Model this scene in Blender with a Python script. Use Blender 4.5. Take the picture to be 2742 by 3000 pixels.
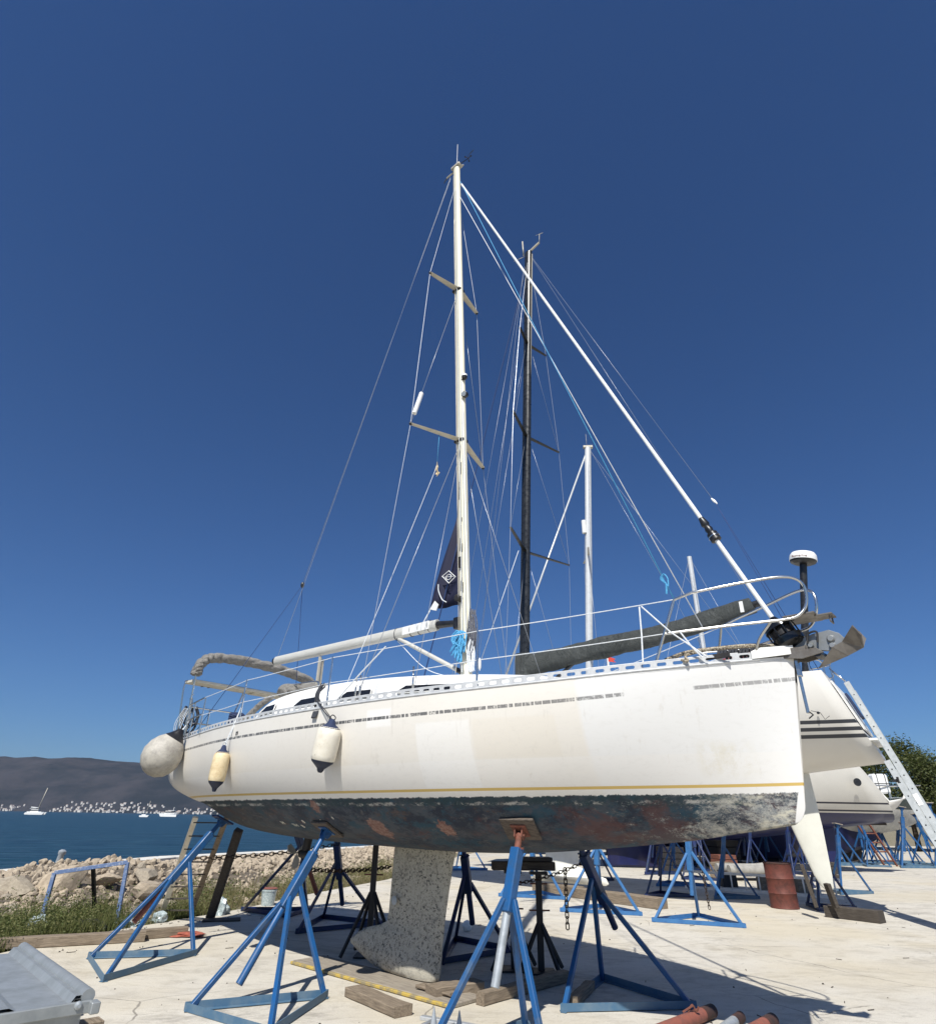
import bpy, bmesh, math, random
from mathutils import Vector, Matrix, Quaternion
R = math.radians
for _o in list(bpy.data.objects): bpy.data.objects.remove(_o)
SC = bpy.context.scene
COL = SC.collection
# ---------------------------------------------------------------- camera
cam = bpy.data.cameras.new('camera'); camo = bpy.data.objects.new('camera', cam); COL.objects.link(camo)
cam.sensor_fit = 'HORIZONTAL'; cam.sensor_width = 36; cam.lens = 23.15; cam.clip_start = .05; cam.clip_end = 20000
PITCH = math.atan(.509)
camo.matrix_world = Matrix.Translation((0, 0, 1.65)) @ Matrix.Rotation(R(90) + PITCH, 4, 'X') @ Matrix.Rotation(R(.98), 4, 'Z')
SC.camera = camo
# ---------------------------------------------------------------- light
SUNK = Vector((.20, .785, -1)).normalized()          # direction the sunlight travels
w = bpy.data.worlds.new('World'); SC.world = w; w.use_nodes = True
nt = w.node_tree; nt.nodes.clear()
sky = nt.nodes.new('ShaderNodeTexSky'); sky.sky_type = 'NISHITA'; sky.sun_disc = False
sky.sun_elevation = math.asin(-SUNK.z); sky.sun_rotation = math.atan2(-SUNK.x, -SUNK.y)
sky.altitude = 0; sky.air_density = 1.0; sky.dust_density = .5; sky.ozone_density = 3.2
bg = nt.nodes.new('ShaderNodeBackground'); bg.inputs['Strength'].default_value = .052
wo = nt.nodes.new('ShaderNodeOutputWorld')
tint = nt.nodes.new('ShaderNodeMix'); tint.data_type = 'RGBA'; tint.blend_type = 'MULTIPLY'; tint.inputs[0].default_value = 1; tint.inputs[7].default_value = (.52, .87, 1.33, 1)
nt.links.new(sky.outputs[0], tint.inputs[6]); nt.links.new(tint.outputs[2], bg.inputs[0]); nt.links.new(bg.outputs[0], wo.inputs[0])
sl = bpy.data.lights.new('sun', 'SUN'); sl.energy = 5.0; sl.angle = R(.53); sl.color = (1, .965, .895)
so = bpy.data.objects.new('sun', sl); COL.objects.link(so); so.rotation_euler = SUNK.to_track_quat('-Z', 'Y').to_euler()
SC.view_settings.view_transform = 'Standard'; SC.view_settings.look = 'None'
SC.view_settings.exposure = 0.28; SC.view_settings.gamma = 1; SC.view_settings.use_curve_mapping = False
SC.render.engine = 'CYCLES'
# ---------------------------------------------------------------- materials
class N:
    def __init__(s, name):
        s.m = bpy.data.materials.new(name); s.m.use_nodes = True; s.t = s.m.node_tree; s.t.nodes.clear()
        s.out = s.t.nodes.new('ShaderNodeOutputMaterial'); s.b = s.t.nodes.new('ShaderNodeBsdfPrincipled')
        s.t.links.new(s.b.outputs[0], s.out.inputs[0]); s.co = s.t.nodes.new('ShaderNodeTexCoord')
    def n(s, k, **p):
        x = s.t.nodes.new('ShaderNode' + k)
        for a, v in p.items(): setattr(x, a, v)
        return x
    def put(s, sock, v):
        if isinstance(v, bpy.types.NodeSocket): s.t.links.new(v, sock)
        elif v is not None: sock.default_value = (tuple(v) + (1,)) if (hasattr(v, '__len__') and len(v) == 3 and sock.type == 'RGBA') else v
    def set(s, **k):
        for a, v in k.items(): s.put(s.b.inputs[a.replace('_', ' ')], v)
    def noise(s, scale=5, detail=4, rough=.6, vec=None, stretch=None, dist=0):
        v = vec or s.co.outputs['Object']
        if stretch:
            mp = s.n('Mapping'); mp.inputs['Scale'].default_value = stretch; s.t.links.new(v, mp.inputs[0]); v = mp.outputs[0]
        x = s.n('TexNoise'); x.inputs['Scale'].default_value = scale; x.inputs['Detail'].default_value = detail
        x.inputs['Roughness'].default_value = rough; x.inputs['Distortion'].default_value = dist
        s.t.links.new(v, x.inputs['Vector']); return x.outputs[0]
    def vor(s, scale=5, feature='F1', vec=None, out=0):
        x = s.n('TexVoronoi', feature=feature); x.inputs['Scale'].default_value = scale
        s.t.links.new(vec or s.co.outputs['Object'], x.inputs['Vector']); return x.outputs[out]
    def ramp(s, f, lo, hi, a=0., b=1.):
        x = s.n('MapRange'); x.inputs[1].default_value = lo; x.inputs[2].default_value = hi
        x.inputs[3].default_value = a; x.inputs[4].default_value = b; x.clamp = True
        s.t.links.new(f, x.inputs[0]); return x.outputs[0]
    def mix(s, f, a, b):
        x = s.n('Mix', data_type='RGBA'); s.put(x.inputs[0], f); s.put(x.inputs[6], a); s.put(x.inputs[7], b); return x.outputs[2]
    def m_(s, op, a, b=0.):
        x = s.n('Math', operation=op); s.put(x.inputs[0], a); s.put(x.inputs[1], b); return x.outputs[0]
    def bump(s, f, strength=.3, dist=.01):
        x = s.n('Bump'); x.inputs['Strength'].default_value = strength; x.inputs['Distance'].default_value = dist
        s.t.links.new(f, x.inputs['Height']); s.t.links.new(x.outputs[0], s.b.inputs['Normal']); return x
    def xyz(s, v=None):
        x = s.n('SeparateXYZ'); s.t.links.new(v or s.co.outputs['Object'], x.inputs[0]); return x.outputs
    def uv(s, name):
        x = s.n('UVMap', uv_map=name); y = s.n('SeparateXYZ'); s.t.links.new(x.outputs[0], y.inputs[0]); return y.outputs
def pm(name, c, c2=None, rough=.5, metal=0., scale=8, lo=.4, hi=.65, bump=.15, bd=.004, detail=5, stretch=None, spec=None, world=False):
    g = N(name)
    f = g.noise(scale, detail, .65, stretch=stretch)
    g.set(Base_Color=g.mix(g.ramp(f, lo, hi), c, c2 or tuple(x * .8 for x in c)), Roughness=g.ramp(f, .3, .7, max(rough - .08, .02), min(rough + .1, 1)), Metallic=metal)
    if spec is not None: g.set(Specular_IOR_Level=spec)
    if bump: g.bump(g.noise(scale * 4, 4), bump, bd)
    return g.m
M = {}
def mat_stand(name, c, c2, chip=(.13, .055, .035)):
    g = N(name); f = g.noise(6, 6, .7); q = g.noise(30, 8, .8); w_ = g.noise(3, 5, .6)
    col = g.mix(g.ramp(f, .40, .68), c, c2); col = g.mix(g.ramp(w_, .56, .70, 0, .35), col, (.16, .21, .27))
    col = g.mix(g.ramp(q, .64, .67, 0, .85), col, chip); col = g.mix(g.ramp(g.noise(55, 5, .8), .66, .69, 0, .7), col, (.30, .34, .38))
    g.set(Base_Color=col, Roughness=g.ramp(f, .3, .7, .34, .55)); g.bump(q, .25, .003); return g.m
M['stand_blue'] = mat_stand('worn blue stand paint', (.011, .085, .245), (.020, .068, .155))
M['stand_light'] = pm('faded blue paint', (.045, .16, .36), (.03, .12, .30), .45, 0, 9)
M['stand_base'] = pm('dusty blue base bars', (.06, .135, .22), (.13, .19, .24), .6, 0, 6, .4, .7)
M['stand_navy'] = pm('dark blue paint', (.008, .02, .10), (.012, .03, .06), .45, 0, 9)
M['frame_blue'] = pm('chipped blue paint', (.12, .18, .33), (.34, .38, .46), .5, 0, 22, .52, .66)
M['galv'] = pm('galvanised pipe', (.42, .45, .47), (.30, .33, .35), .45, .35, 12)
M['rust'] = pm('rusty steel', (.20, .07, .045), (.11, .045, .03), .8, 0, 18)
M['rustpipe'] = pm('red brown primer pipe', (.26, .085, .055), (.18, .07, .055), .65, 0, 14)
M['barrel'] = pm('red oxide barrel', (.125, .033, .022), (.07, .022, .016), .7, 0, 9, .42, .66, .25)
M['barrel_lid'] = pm('dark rusty lid', (.035, .02, .018), (.08, .03, .02), .8)
M['wood'] = pm('weathered timber', (.27, .215, .155), (.13, .10, .07), .85, 0, 6, .35, .65, .5, .006, 6, (1, 12, 12))
M['wood_dark'] = pm('dark oily timber', (.045, .036, .028), (.10, .085, .07), .85, 0, 7, .45, .7, .5, .006, 6, (1, 12, 12))
M['ply'] = pm('weathered plywood', (.33, .29, .23), (.20, .17, .14), .85, 0, 5, .35, .65, .3, .004, 6, (1, 9, 9))
M['ply_edge'] = pm('yellow painted edge', (.46, .33, .07), (.24, .20, .12), .75, 0, 9, .44, .56)
M['steel_dark'] = pm('black steel', (.018, .018, .02), (.035, .03, .028), .6, .2, 10)
M['chain'] = pm('rusty chain steel', (.03, .022, .018), (.06, .035, .02), .65, .5, 20)
M['inox'] = pm('stainless tube', (.62, .62, .60), (.50, .50, .49), .2, .95, 6, bump=.02)
M['alu'] = pm('weathered aluminium', (.62, .64, .65), (.50, .52, .54), .42, .6, 10, bump=.08)
M['rail_alu'] = pm('anodised rail', (.56, .57, .57), (.44, .45, .46), .45, .1, 12, bump=.05)
M['rope_grey'] = pm('grey weathered rope', (.16, .16, .17), (.05, .06, .10), .85, 0, 50, bump=.4)
M['ladder_alu'] = pm('dull ladder aluminium', (.40, .42, .42), (.30, .32, .32), .5, .35, 10, bump=.08)
M['mast_cream'] = pm('cream mast paint', (.76, .72, .58), (.68, .63, .49), .45, 0, 5, .4, .7, .08, .003, 6, (6, 6, 1))
M['boom_grey'] = pm('grey boom alloy', (.58, .57, .52), (.48, .47, .43), .42, .1, 5, .4, .7, .08, .003, 6, (1, 8, 8))
M['spreader'] = pm('spreader alloy', (.50, .46, .37), (.42, .39, .32), .45, .1, 8)
M['wire'] = pm('steel wire', (.42, .44, .48), None, .35, .5, 20, bump=0)
M['rope_white'] = pm('white rope', (.76, .77, .76), (.55, .60, .66), .85, 0, 60, bump=.4)
M['rope_blue'] = pm('light blue rope', (.10, .38, .62), (.05, .26, .50), .8, 0, 60, bump=.4)
M['rope_dark'] = pm('dark rope', (.02, .025, .035), (.05, .05, .06), .85, 0, 50, bump=.4)
M['rope_mix'] = pm('braided rope', (.42, .37, .28), (.12, .09, .06), .85, 0, 80, .45, .55, .4)
M['line_navy'] = pm('navy line', (.02, .05, .16), None, .8, 0, 30, bump=0)
M['black'] = pm('black plastic', (.012, .012, .014), (.025, .025, .025), .35, 0, 12)
M['black_gloss'] = pm('black gloss', (.01, .011, .013), None, .16, 0, 12, bump=0)
M['mast_black'] = pm('black mast paint', (.02, .021, .022), (.035, .036, .037), .3, .2, 8, bump=.03)
M['mast_white'] = pm('silver mast', (.66, .67, .66), (.55, .56, .56), .35, .25, 6, bump=.03)
M['deck_white'] = pm('deck gelcoat', (.80, .795, .76), (.72, .71, .67), .4, 0, 3, .4, .7, .05)
M['glass_dark'] = pm('dark window acrylic', (.012, .013, .015), None, .12, 0, 10, bump=0)
def mat_cloth(name, c, c2, s1, amt):
    g = N(name); f = g.noise(s1, 8, .7, dist=1.2); q = g.noise(s1 * 2.4, 8, .75, stretch=(2.2, .6, .6), dist=1.5)
    g.set(Base_Color=g.mix(g.ramp(f, .35, .65), c, c2), Roughness=.85, Specular_IOR_Level=.3)
    g.bump(g.m_('ADD', g.m_('MULTIPLY', q, 1.0), g.m_('MULTIPLY', g.m_('ABSOLUTE', g.m_('SUBTRACT', f, .5)), 1.6)), 1.0, amt); return g.m
M['boom_cover'] = mat_cloth('grey green boom cover', (.125, .135, .13), (.085, .094, .092), 1.6, .20)
M['pad_wood'] = pm('dark pad board', (.12, .095, .075), (.06, .048, .04), .85, 0, 8, .4, .65, .4, .004, 6, (1, 6, 6))
M['sail_navy'] = pm('navy sail cloth', (.012, .013, .040), (.018, .019, .05), .7, 0, 5)
M['canvas_navy'] = pm('navy canvas', (.012, .022, .065), (.02, .035, .09), .8, 0, 12)
M['white'] = pm('white plastic', (.80, .80, .78), (.72, .72, .70), .35, 0, 5, bump=0)
M['beige_panel'] = pm('cream panel', (.62, .58, .48), (.50, .46, .38), .6, 0, 7)
M['red_cloth'] = pm('red orange cloth', (.36, .10, .06), (.25, .07, .05), .85, 0, 25)
M['red_flag'] = pm('red flag', (.6, .06, .04), None, .8)
M['anchor'] = pm('galvanised anchor', (.20, .185, .165), (.13, .115, .10), .48, .45, 7, bump=.15)
M['anchor_light'] = pm('galvanised shank', (.33, .34, .34), (.22, .23, .23), .42, .5, 7, bump=.15)
M['fender_tip'] = pm('navy fender tip', (.010, .016, .04), (.02, .03, .06), .45, 0, 9)
M['concrete_grey'] = pm('grey concrete', (.33, .32, .29), (.25, .24, .22), .85, 0, 4)
M['quay_white'] = pm('pale quay coping', (.66, .64, .58), (.56, .54, .49), .85, 0, 2)
M['quay_side'] = pm('quay wall face', (.24, .235, .22), (.17, .165, .16), .9, 0, 2)
M['plastic_clear'] = pm('crumpled clear plastic', (.26, .32, .33), (.45, .50, .50), .2, 0, 30, bump=.6)
M['bag_black'] = pm('black plastic bag', (.008, .008, .009), None, .25, 0, 25, bump=.6, bd=.02)
M['galv_sheet'] = pm('galvanised sheet', (.35, .37, .375), (.24, .26, .265), .45, .35, 4, .35, .65, .12)
M['bulb_white'] = pm('white keel paint', (.72, .71, .65), (.62, .61, .55), .5, 0, 3, .4, .7)
M['rudder_cream'] = pm('cream rudder paint', (.66, .655, .58), (.60, .59, .52), .5, 0, 3, .4, .7, .04)
M['bark'] = pm('bark', (.07, .05, .035), (.04, .03, .02), .95, 0, 20)
M['village_wall'] = pm('village wall', (.70, .68, .64), (.58, .55, .50), .8, 0, 3, bump=0)
M['village_roof'] = pm('village roof', (.46, .36, .30), (.40, .36, .33), .8, 0, 3, bump=0)
M['rail_pink'] = pm('faded red paint', (.30, .06, .05), (.42, .20, .18), .6, 0, 12)

def mat_fabric():                                    # folded grey canvas: pleats come from the mesh, this is weave and grime
    g = N('grey canvas'); f = g.noise(5, 6, .7)
    g.set(Base_Color=g.mix(g.ramp(f, .35, .65), (.29, .275, .25), (.20, .19, .175)), Roughness=.8); g.bump(g.noise(14, 5), .5, .02); return g.m
M['canvas_grey'] = mat_cloth('grey canvas', (.38, .36, .33), (.25, .235, .215), 4.0, .06)
def mat_concrete():
    g = N('sun bleached concrete'); c = g.co.outputs['Object']
    a = g.noise(.5, 6, .6, stretch=(1, 2.6, 1)); b = g.noise(1.7, 10, .74, stretch=(1, 1.5, 1), dist=.5); d = g.noise(60, 3, .7)
    col = g.mix(g.ramp(a, .35, .7), (.62, .585, .51), (.54, .505, .44))
    col = g.mix(g.ramp(b, .50, .66, 0, .8), col, (.36, .33, .275))
    st = g.ramp(g.noise(.7, 10, .80, stretch=(.9, 1.9, 1), dist=.8), .54, .62)
    col = g.mix(g.m_('MULTIPLY', st, .75), col, (.27, .25, .22))
    col = g.mix(g.ramp(g.noise(4.5, 9, .82, stretch=(1, 2.0, 1), dist=.6), .53, .62, 0, .5), col, (.33, .30, .25))
    col = g.mix(g.ramp(g.noise(.25, 4, .6), .45, .62, 0, .55), col, (.55, .475, .33))
    col = g.mix(g.ramp(g.noise(140, 2, .6), .35, .62, .35, 0), col, (.34, .31, .26))
    col = g.mix(g.ramp(d, .5, .72, 0, .5), col, (.33, .30, .25))
    wv = g.n('Mapping'); wv.inputs['Scale'].default_value = (1, 1.3, 1); g.t.links.new(c, wv.inputs[0])
    dn = g.n('TexNoise'); dn.inputs['Scale'].default_value = 1.3; dn.inputs['Detail'].default_value = 7; g.t.links.new(c, dn.inputs['Vector'])
    mixv = g.n('Mix', data_type='VECTOR'); mixv.inputs[0].default_value = .22; g.t.links.new(wv.outputs[0], mixv.inputs[4]); g.t.links.new(dn.outputs['Color'], mixv.inputs[5])
    cr = g.vor(.32, 'DISTANCE_TO_EDGE', mixv.outputs[1]); crack = g.m_('MULTIPLY', g.ramp(cr, .0022, .0008), g.ramp(g.noise(.5, 4, .6), .46, .54))
    col = g.mix(g.m_('MULTIPLY', crack, .7), col, (.14, .125, .105))
    rust = g.ramp(g.noise(.9, 8, .8, dist=1), .64, .69, 0, .5); col = g.mix(rust, col, (.30, .20, .13))
    g.set(Base_Color=col, Roughness=.92); 
    g.bump(g.m_('ADD', g.m_('MULTIPLY', g.noise(5, 9, .75, stretch=(1, 1.8, 1)), 1.2), g.m_('MULTIPLY', d, .25)), .45, .015)
    return g.m
M['concrete'] = mat_concrete()
def mat_soil():
    g = N('dry earth'); a = g.noise(1.5, 8, .7); b = g.noise(14, 6, .7)
    g.set(Base_Color=g.mix(g.ramp(a, .4, .6), g.mix(g.ramp(b, .4, .6), (.34, .28, .20), (.22, .18, .12)), (.14, .13, .07)), Roughness=.95)
    g.bump(b, .8, .04); return g.m
M['soil'] = mat_soil()
M['rubble_shaded_soil'] = pm('rubble earth with shade painted in', (.16, .13, .095), (.08, .065, .05), .95, 0, 6, .4, .65, .6, .03)  # earth darkened to paint shade into the gaps between rocks
def mat_rock(name, c, c2):
    g = N(name); a = g.noise(5, 8, .7); b = g.noise(26, 6, .7)
    oi = g.n('ObjectInfo')
    base = g.mix(g.ramp(a, .38, .64), c, c2)
    base = g.mix(g.m_('MULTIPLY', oi.outputs['Random'], .35), base, (.30, .26, .21))
    g.set(Base_Color=base, Roughness=.92); g.bump(b, .6, .02); return g.m
M['rock'] = mat_rock('limestone rubble', (.50, .41, .295), (.28, .22, .155))
M['rock_grey'] = mat_rock('grey boulder', (.40, .345, .26), (.24, .20, .15))
def mat_water():
    g = N('sea water')
    f1 = g.noise(.9, 5, .6, stretch=(.35, 1, 1)); f2 = g.noise(.16, 4, .6, stretch=(.3, 1, 1)); f3 = g.noise(.03, 4, .6, stretch=(.25, 1, 1))
    col = g.mix(g.ramp(f3, .35, .65), (.003, .020, .032), (.004, .028, .044))
    g.set(Base_Color=g.mix(g.ramp(f1, .48, .62, 0, .8), col, (.022, .064, .084)), Roughness=.32, Specular_IOR_Level=.14)  # wave contrast painted into the colour, as light on the ripple crests
    h = g.m_('ADD', g.m_('MULTIPLY', f1, .5), g.m_('MULTIPLY', f2, 2.0)); g.bump(h, 1.0, .55); return g.m
M['water'] = mat_water()
def mat_hill():
    g = N('haze tinted scrub hillside')
    a = g.noise(.0035, 11, .75); b = g.noise(.016, 9, .78); z = g.xyz()[2]
    col = g.mix(g.ramp(a, .42, .58), (.010, .016, .022), (.036, .036, .042))  # blue of distant haze put into the scrub colours
    col = g.mix(g.ramp(b, .55, .75), col, (.010, .014, .018))
    col = g.mix(g.ramp(g.noise(.006, 8, .75), .60, .70, 0, .35), col, (.06, .05, .045))
    g.set(Base_Color=col, Roughness=1., Specular_IOR_Level=.1); return g.m
M['hill'] = mat_hill()
def mat_leaf(name, c, c2, c3):
    g = N(name); f = g.noise(.9, 3); f2 = g.n('NewGeometry').outputs['Random Per Island']
    g.set(Base_Color=g.mix(g.ramp(f2, 0, 1), g.mix(g.ramp(f, .4, .6), c, c2), c3), Roughness=.6, Specular_IOR_Level=.25)
    tr = g.n('BsdfTranslucent'); tr.inputs[0].default_value = (c2[0] * 1.3, c2[1] * 1.5, c2[2], 1)
    mx = g.n('MixShader'); mx.inputs[0].default_value = .25
    g.t.links.new(g.b.outputs[0], mx.inputs[1]); g.t.links.new(tr.outputs[0], mx.inputs[2]); g.t.links.new(mx.outputs[0], g.out.inputs[0]); return g.m
M['leaf'] = mat_leaf('tree foliage', (.042, .062, .020), (.070, .088, .028), (.10, .105, .036))
M['weed'] = mat_leaf('weed foliage', (.070, .098, .030), (.11, .135, .045), (.16, .15, .06))
M['straw'] = mat_leaf('dry grass', (.22, .18, .10), (.28, .23, .13), (.16, .15, .07))
def mat_fender(name, c, c2):
    g = N(name); f = g.noise(6, 8, .75); s_ = g.noise(18, 5, .7)
    col = g.mix(g.ramp(f, .42, .68), c, c2); col = g.mix(g.ramp(s_, .62, .72, 0, .6), col, (.12, .10, .08))
    g.set(Base_Color=col, Roughness=.55); g.bump(s_, .15, .004); return g.m
M['fender_white'] = mat_fender('white fender vinyl', (.72, .68, .58), (.60, .55, .44))
M['fender_yellow'] = mat_fender('yellowed fender vinyl', (.72, .60, .38), (.50, .36, .18))
M['fender_ball'] = mat_fender('grimy buoy vinyl', (.46, .43, .37), (.27, .25, .22))

def mat_keel():
    g = N('mottled keel primer'); a = g.noise(15, 11, .82, dist=.6); b = g.noise(38, 5, .7); d = g.noise(3, 5, .6)
    col = g.mix(g.ramp(a, .50, .62, 0, .7), (.45, .42, .345), (.13, .13, .12))
    col = g.mix(g.ramp(b, .54, .60, 0, .9), col, (.035, .036, .038))
    col = g.mix(g.ramp(d, .54, .62, 0, .65), col, (.47, .44, .36)); col = g.mix(g.ramp(g.noise(2.2, 8, .8), .58, .64, 0, .6), col, (.20, .19, .17)); col = g.mix(g.ramp(g.noise(3, 8, .8, stretch=(4, 4, .5)), .66, .70, 0, .6), col, (.26, .15, .09))
    g.set(Base_Color=col, Roughness=.85); g.bump(g.m_('ADD', a, b), .5, .01); return g.m
M['keel'] = mat_keel()

def mat_hull():
    g = N('worn gelcoat and antifouling'); st = g.uv('station'); wl = g.uv('waterline')
    s, dz, v = st[0], st[1], wl[1]          # station along the hull, depth below the sheer, height above the boot line
    n = lambda *a, **k: g.noise(*a, **k)
    def box(x0, x1, v0, v1, e=.012):
        a = g.m_('MULTIPLY', g.ramp(s, x0 - e, x0 + e), g.ramp(s, x1 - e, x1 + e, 1, 0))
        return g.m_('MULTIPLY', a, g.m_('MULTIPLY', g.ramp(v, v0 - e, v0 + e), g.ramp(v, v1 - e, v1 + e, 1, 0)))
    # topside
    big = n(1.1, 5, .6)
    top = g.mix(g.ramp(big, .3, .7), (.69, .655, .59), (.715, .685, .625))
    top = g.mix(g.ramp(s, 3.22, 3.26), top, (.71, .705, .685))                       # forward third, fresh primer
    top = g.mix(g.ramp(v, .26, .27, .6, 0), top, (.735, .715, .675))               # lower belt
    top = g.mix(g.m_('MULTIPLY', box(1.62, 2.22, .0, .62), .55), top, (.77, .765, .74))                   # lighter repair panel
    top = g.mix(box(2.25, 3.02, .27, .62), top, (.69, .65, .575))
    top = g.mix(box(.95, 1.3, .62, .80), top, (.76, .74, .70))
    top = g.mix(g.m_('MULTIPLY', box(4.05, 4.42, .10, .34, .05), g.ramp(n(7, 6, .8), .42, .6, 0, .6)), top, (.62, .58, .47))
    drip = g.ramp(n(3, 6, .7, stretch=(5, 5, .35)), .60, .74, 0, .40)
    top = g.mix(drip, top, (.50, .46, .40))
    top = g.mix(g.ramp(n(11, 6, .7, stretch=(1, 1, 2.5)), .52, .70, 0, .18), top, (.52, .50, .46))
    scuff = g.ramp(n(3.2, 10, .88, dist=2.0), .665, .70, 0, .55)
    top = g.mix(scuff, top, (.30, .29, .27))
    # broken name / cove stripe: worn dashes
    cell = n(38, 2, .5, stretch=(1, 0, .0)); wear = n(16, 8, .9, stretch=(1, 1, 1.2)); seg = n(3.3, 2, .5, stretch=(1, 0, 0))
    band = g.m_('MULTIPLY', g.ramp(dz, .178, .182), g.ramp(dz, .210, .214, 1, 0))
    ink = g.m_('MULTIPLY', band, g.m_('MULTIPLY', g.ramp(cell, .42, .44), g.ramp(wear, .40, .47)))
    ink = g.m_('MULTIPLY', ink, g.ramp(seg, .34, .36))
    gap = g.m_('SUBTRACT', 1, g.m_('MULTIPLY', g.ramp(s, 3.60, 3.62), g.ramp(s, 4.13, 4.15, 1, 0)))
    ink = g.m_('MULTIPLY', ink, gap)
    ink = g.m_('MULTIPLY', ink, g.ramp(s, 1.2, 4.6, 1, .62))
    top = g.mix(ink, top, (.10, .10, .10))
    # yellow stripe
    ys = g.m_('MULTIPLY', g.ramp(v, .0, .002), g.ramp(v, .024, .026, 1, 0))
    top = g.mix(g.m_('MULTIPLY', ys, g.ramp(s, -4.9, -3.9, .35, 1)), top, (.56, .39, .12))
    # antifouling
    a = n(2.6, 10, .78, stretch=(1, 1, 1.6)); b = n(7, 10, .82, dist=.4); c = n(24, 9, .85); e = n(1.6, 8, .72, stretch=(1, 1, 2.2), dist=.5)
    bot = g.mix(g.ramp(a, .45, .55), (.012, .020, .038), (.050, .062, .080))
    bot = g.mix(g.ramp(n(2.8, 9, .78, stretch=(1, 1, 1.3)), .51, .58, 0, .85), bot, (.010, .052, .084))
    bot = g.mix(g.ramp(g.m_('ADD', e, g.ramp(s, .5, 3.5, -.02, .05)), .54, .64, 0, .6), bot, (.100, .036, .030))
    bot = g.mix(g.ramp(n(3.3, 9, .8, stretch=(.7, .7, 1.4)), .57, .64, 0, .8), bot, (.075, .045, .036))
    bot = g.mix(g.ramp(s, -.8, -2.6, 0, .6), bot, (.026, .022, .020))
    bot = g.mix(g.ramp(b, .56, .62, 0, .6), bot, (.135, .13, .125))
    bot = g.mix(g.m_('MULTIPLY', g.ramp(s, -1.0, -2.6), g.ramp(n(5, 9, .85, stretch=(.5, .5, 1.6), dist=.8), .58, .66, 0, .8)), bot, (.24, .19, .14))
    bot = g.mix(g.m_('MULTIPLY', g.ramp(v, -.30, -.40), g.ramp(n(6, 9, .8, stretch=(.4, .4, 2)), .45, .62, 0, .7)), bot, (.075, .075, .078))
    edge = g.m_('MULTIPLY', g.ramp(g.m_('ADD', v, g.m_('MULTIPLY', g.m_('SUBTRACT', n(5, 9, .85), .5), .22)), -.15, -.115), g.ramp(n(4, 9, .85), .42, .54, 0, .85))
    bot = g.mix(edge, bot, (.012, .036, .046))                                    # greenish band under the stripe
    mid = g.m_('MULTIPLY', g.ramp(g.m_('ABSOLUTE', g.m_('ADD', g.m_('ADD', v, .105), g.m_('MULTIPLY', g.m_('SUBTRACT', n(8, 9, .85), .5), .06))), .020, .006), g.ramp(n(5, 10, .9, stretch=(.6, .6, 1)), .51, .56))
    bot = g.mix(g.m_('MULTIPLY', mid, .75), bot, (.50, .48, .44))
    wornf = g.m_('ADD', g.ramp(s, 2.3, 4.5, -.20, .055), g.m_('MULTIPLY', g.ramp(v, -.30, -.05, 0.02, -.02), 1))
    worn = g.ramp(g.m_('ADD', n(5.5, 11, .86, stretch=(.8, .8, 1.6), dist=.3), wornf), .49, .57)
    bot = g.mix(worn, bot, g.mix(g.ramp(c, .4, .6), (.44, .43, .38), (.13, .15, .17)))
    bot = g.mix(g.m_('MULTIPLY', g.ramp(s, 3.9, 4.5), g.ramp(n(2.4, 8, .8, stretch=(1, 1, 2)), .5, .58)), bot, (.55, .52, .42))
    chips = g.ramp(c, .645, .665, 0, .9); bot = g.mix(chips, bot, (.46, .44, .38))
    for (cx, cz, rr) in ((.62, -.34, .13), (1.55, -.33, .09), (-.2, -.13, .08)):    # sanded-through repair spots
        dd = g.m_('POWER', g.m_('ADD', g.m_('POWER', g.m_('SUBTRACT', s, cx), 2.), g.m_('POWER', g.m_('MULTIPLY', g.m_('SUBTRACT', v, cz), 1.2), 2.)), .5)
        sp = g.ramp(g.m_('ADD', dd, g.m_('MULTIPLY', g.m_('SUBTRACT', b, .5), .35)), rr * .85, rr)
        bot = g.mix(g.m_('SUBTRACT', 1, sp), bot, g.mix(g.ramp(c, .42, .58), (.26, .17, .14), (.14, .055, .045)))
    zb = g.xyz()[2]
    line = g.m_('ADD', v, g.m_('MULTIPLY', g.m_('SUBTRACT', n(9, 9, .85, stretch=(1, 1, .4)), .5), .085))
    k = g.ramp(line, -.052, -.046)
    k = g.m_('MAXIMUM', k, g.ramp(g.m_('SUBTRACT', s, g.m_('MULTIPLY', v, .34)), 4.692, 4.70))      # bare white stem
    g.set(Base_Color=g.mix(k, bot, top), Roughness=g.mix(k, (.75, .75, .75), (.35, .35, .35)), Specular_IOR_Level=.4)
    g.bump(g.mix(k, c, g.m_('MULTIPLY', n(2, 3), .25)), .25, .006)
    return g.m
M['hull'] = mat_hull()
def mat_hull2(name, top, bot, zw, stripes, scol):
    g = N(name); z = g.xyz()[2]; f = g.noise(1.2, 6, .6)
    t = g.mix(g.ramp(f, .35, .7), top, tuple(x * .93 for x in top))
    for (a, b) in stripes:
        t = g.mix(g.m_('MULTIPLY', g.ramp(z, a - .003, a + .003), g.ramp(z, b - .003, b + .003, 1, 0)), t, scol)
    b_ = g.mix(g.ramp(g.noise(3, 6, .7), .4, .65), bot, tuple(x * .7 for x in bot))
    g.set(Base_Color=g.mix(g.ramp(z, zw - .004, zw + .004), b_, t), Roughness=.35); g.bump(g.noise(1.5, 2), .05, .01); return g.m
M['hull_white'] = mat_hull2('white yacht gelcoat', (.68, .655, .60), (.66, .65, .60), .5, ((3.235, 3.305), (3.365, 3.435), (3.50, 3.57)), (.03, .035, .045))
M['hull_navy'] = mat_hull2('cream gelcoat over navy antifouling', (.60, .58, .53), (.008, .012, .075), 2.05, ((2.10, 2.16), (2.36, 2.42)), (.01, .012, .03))
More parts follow.
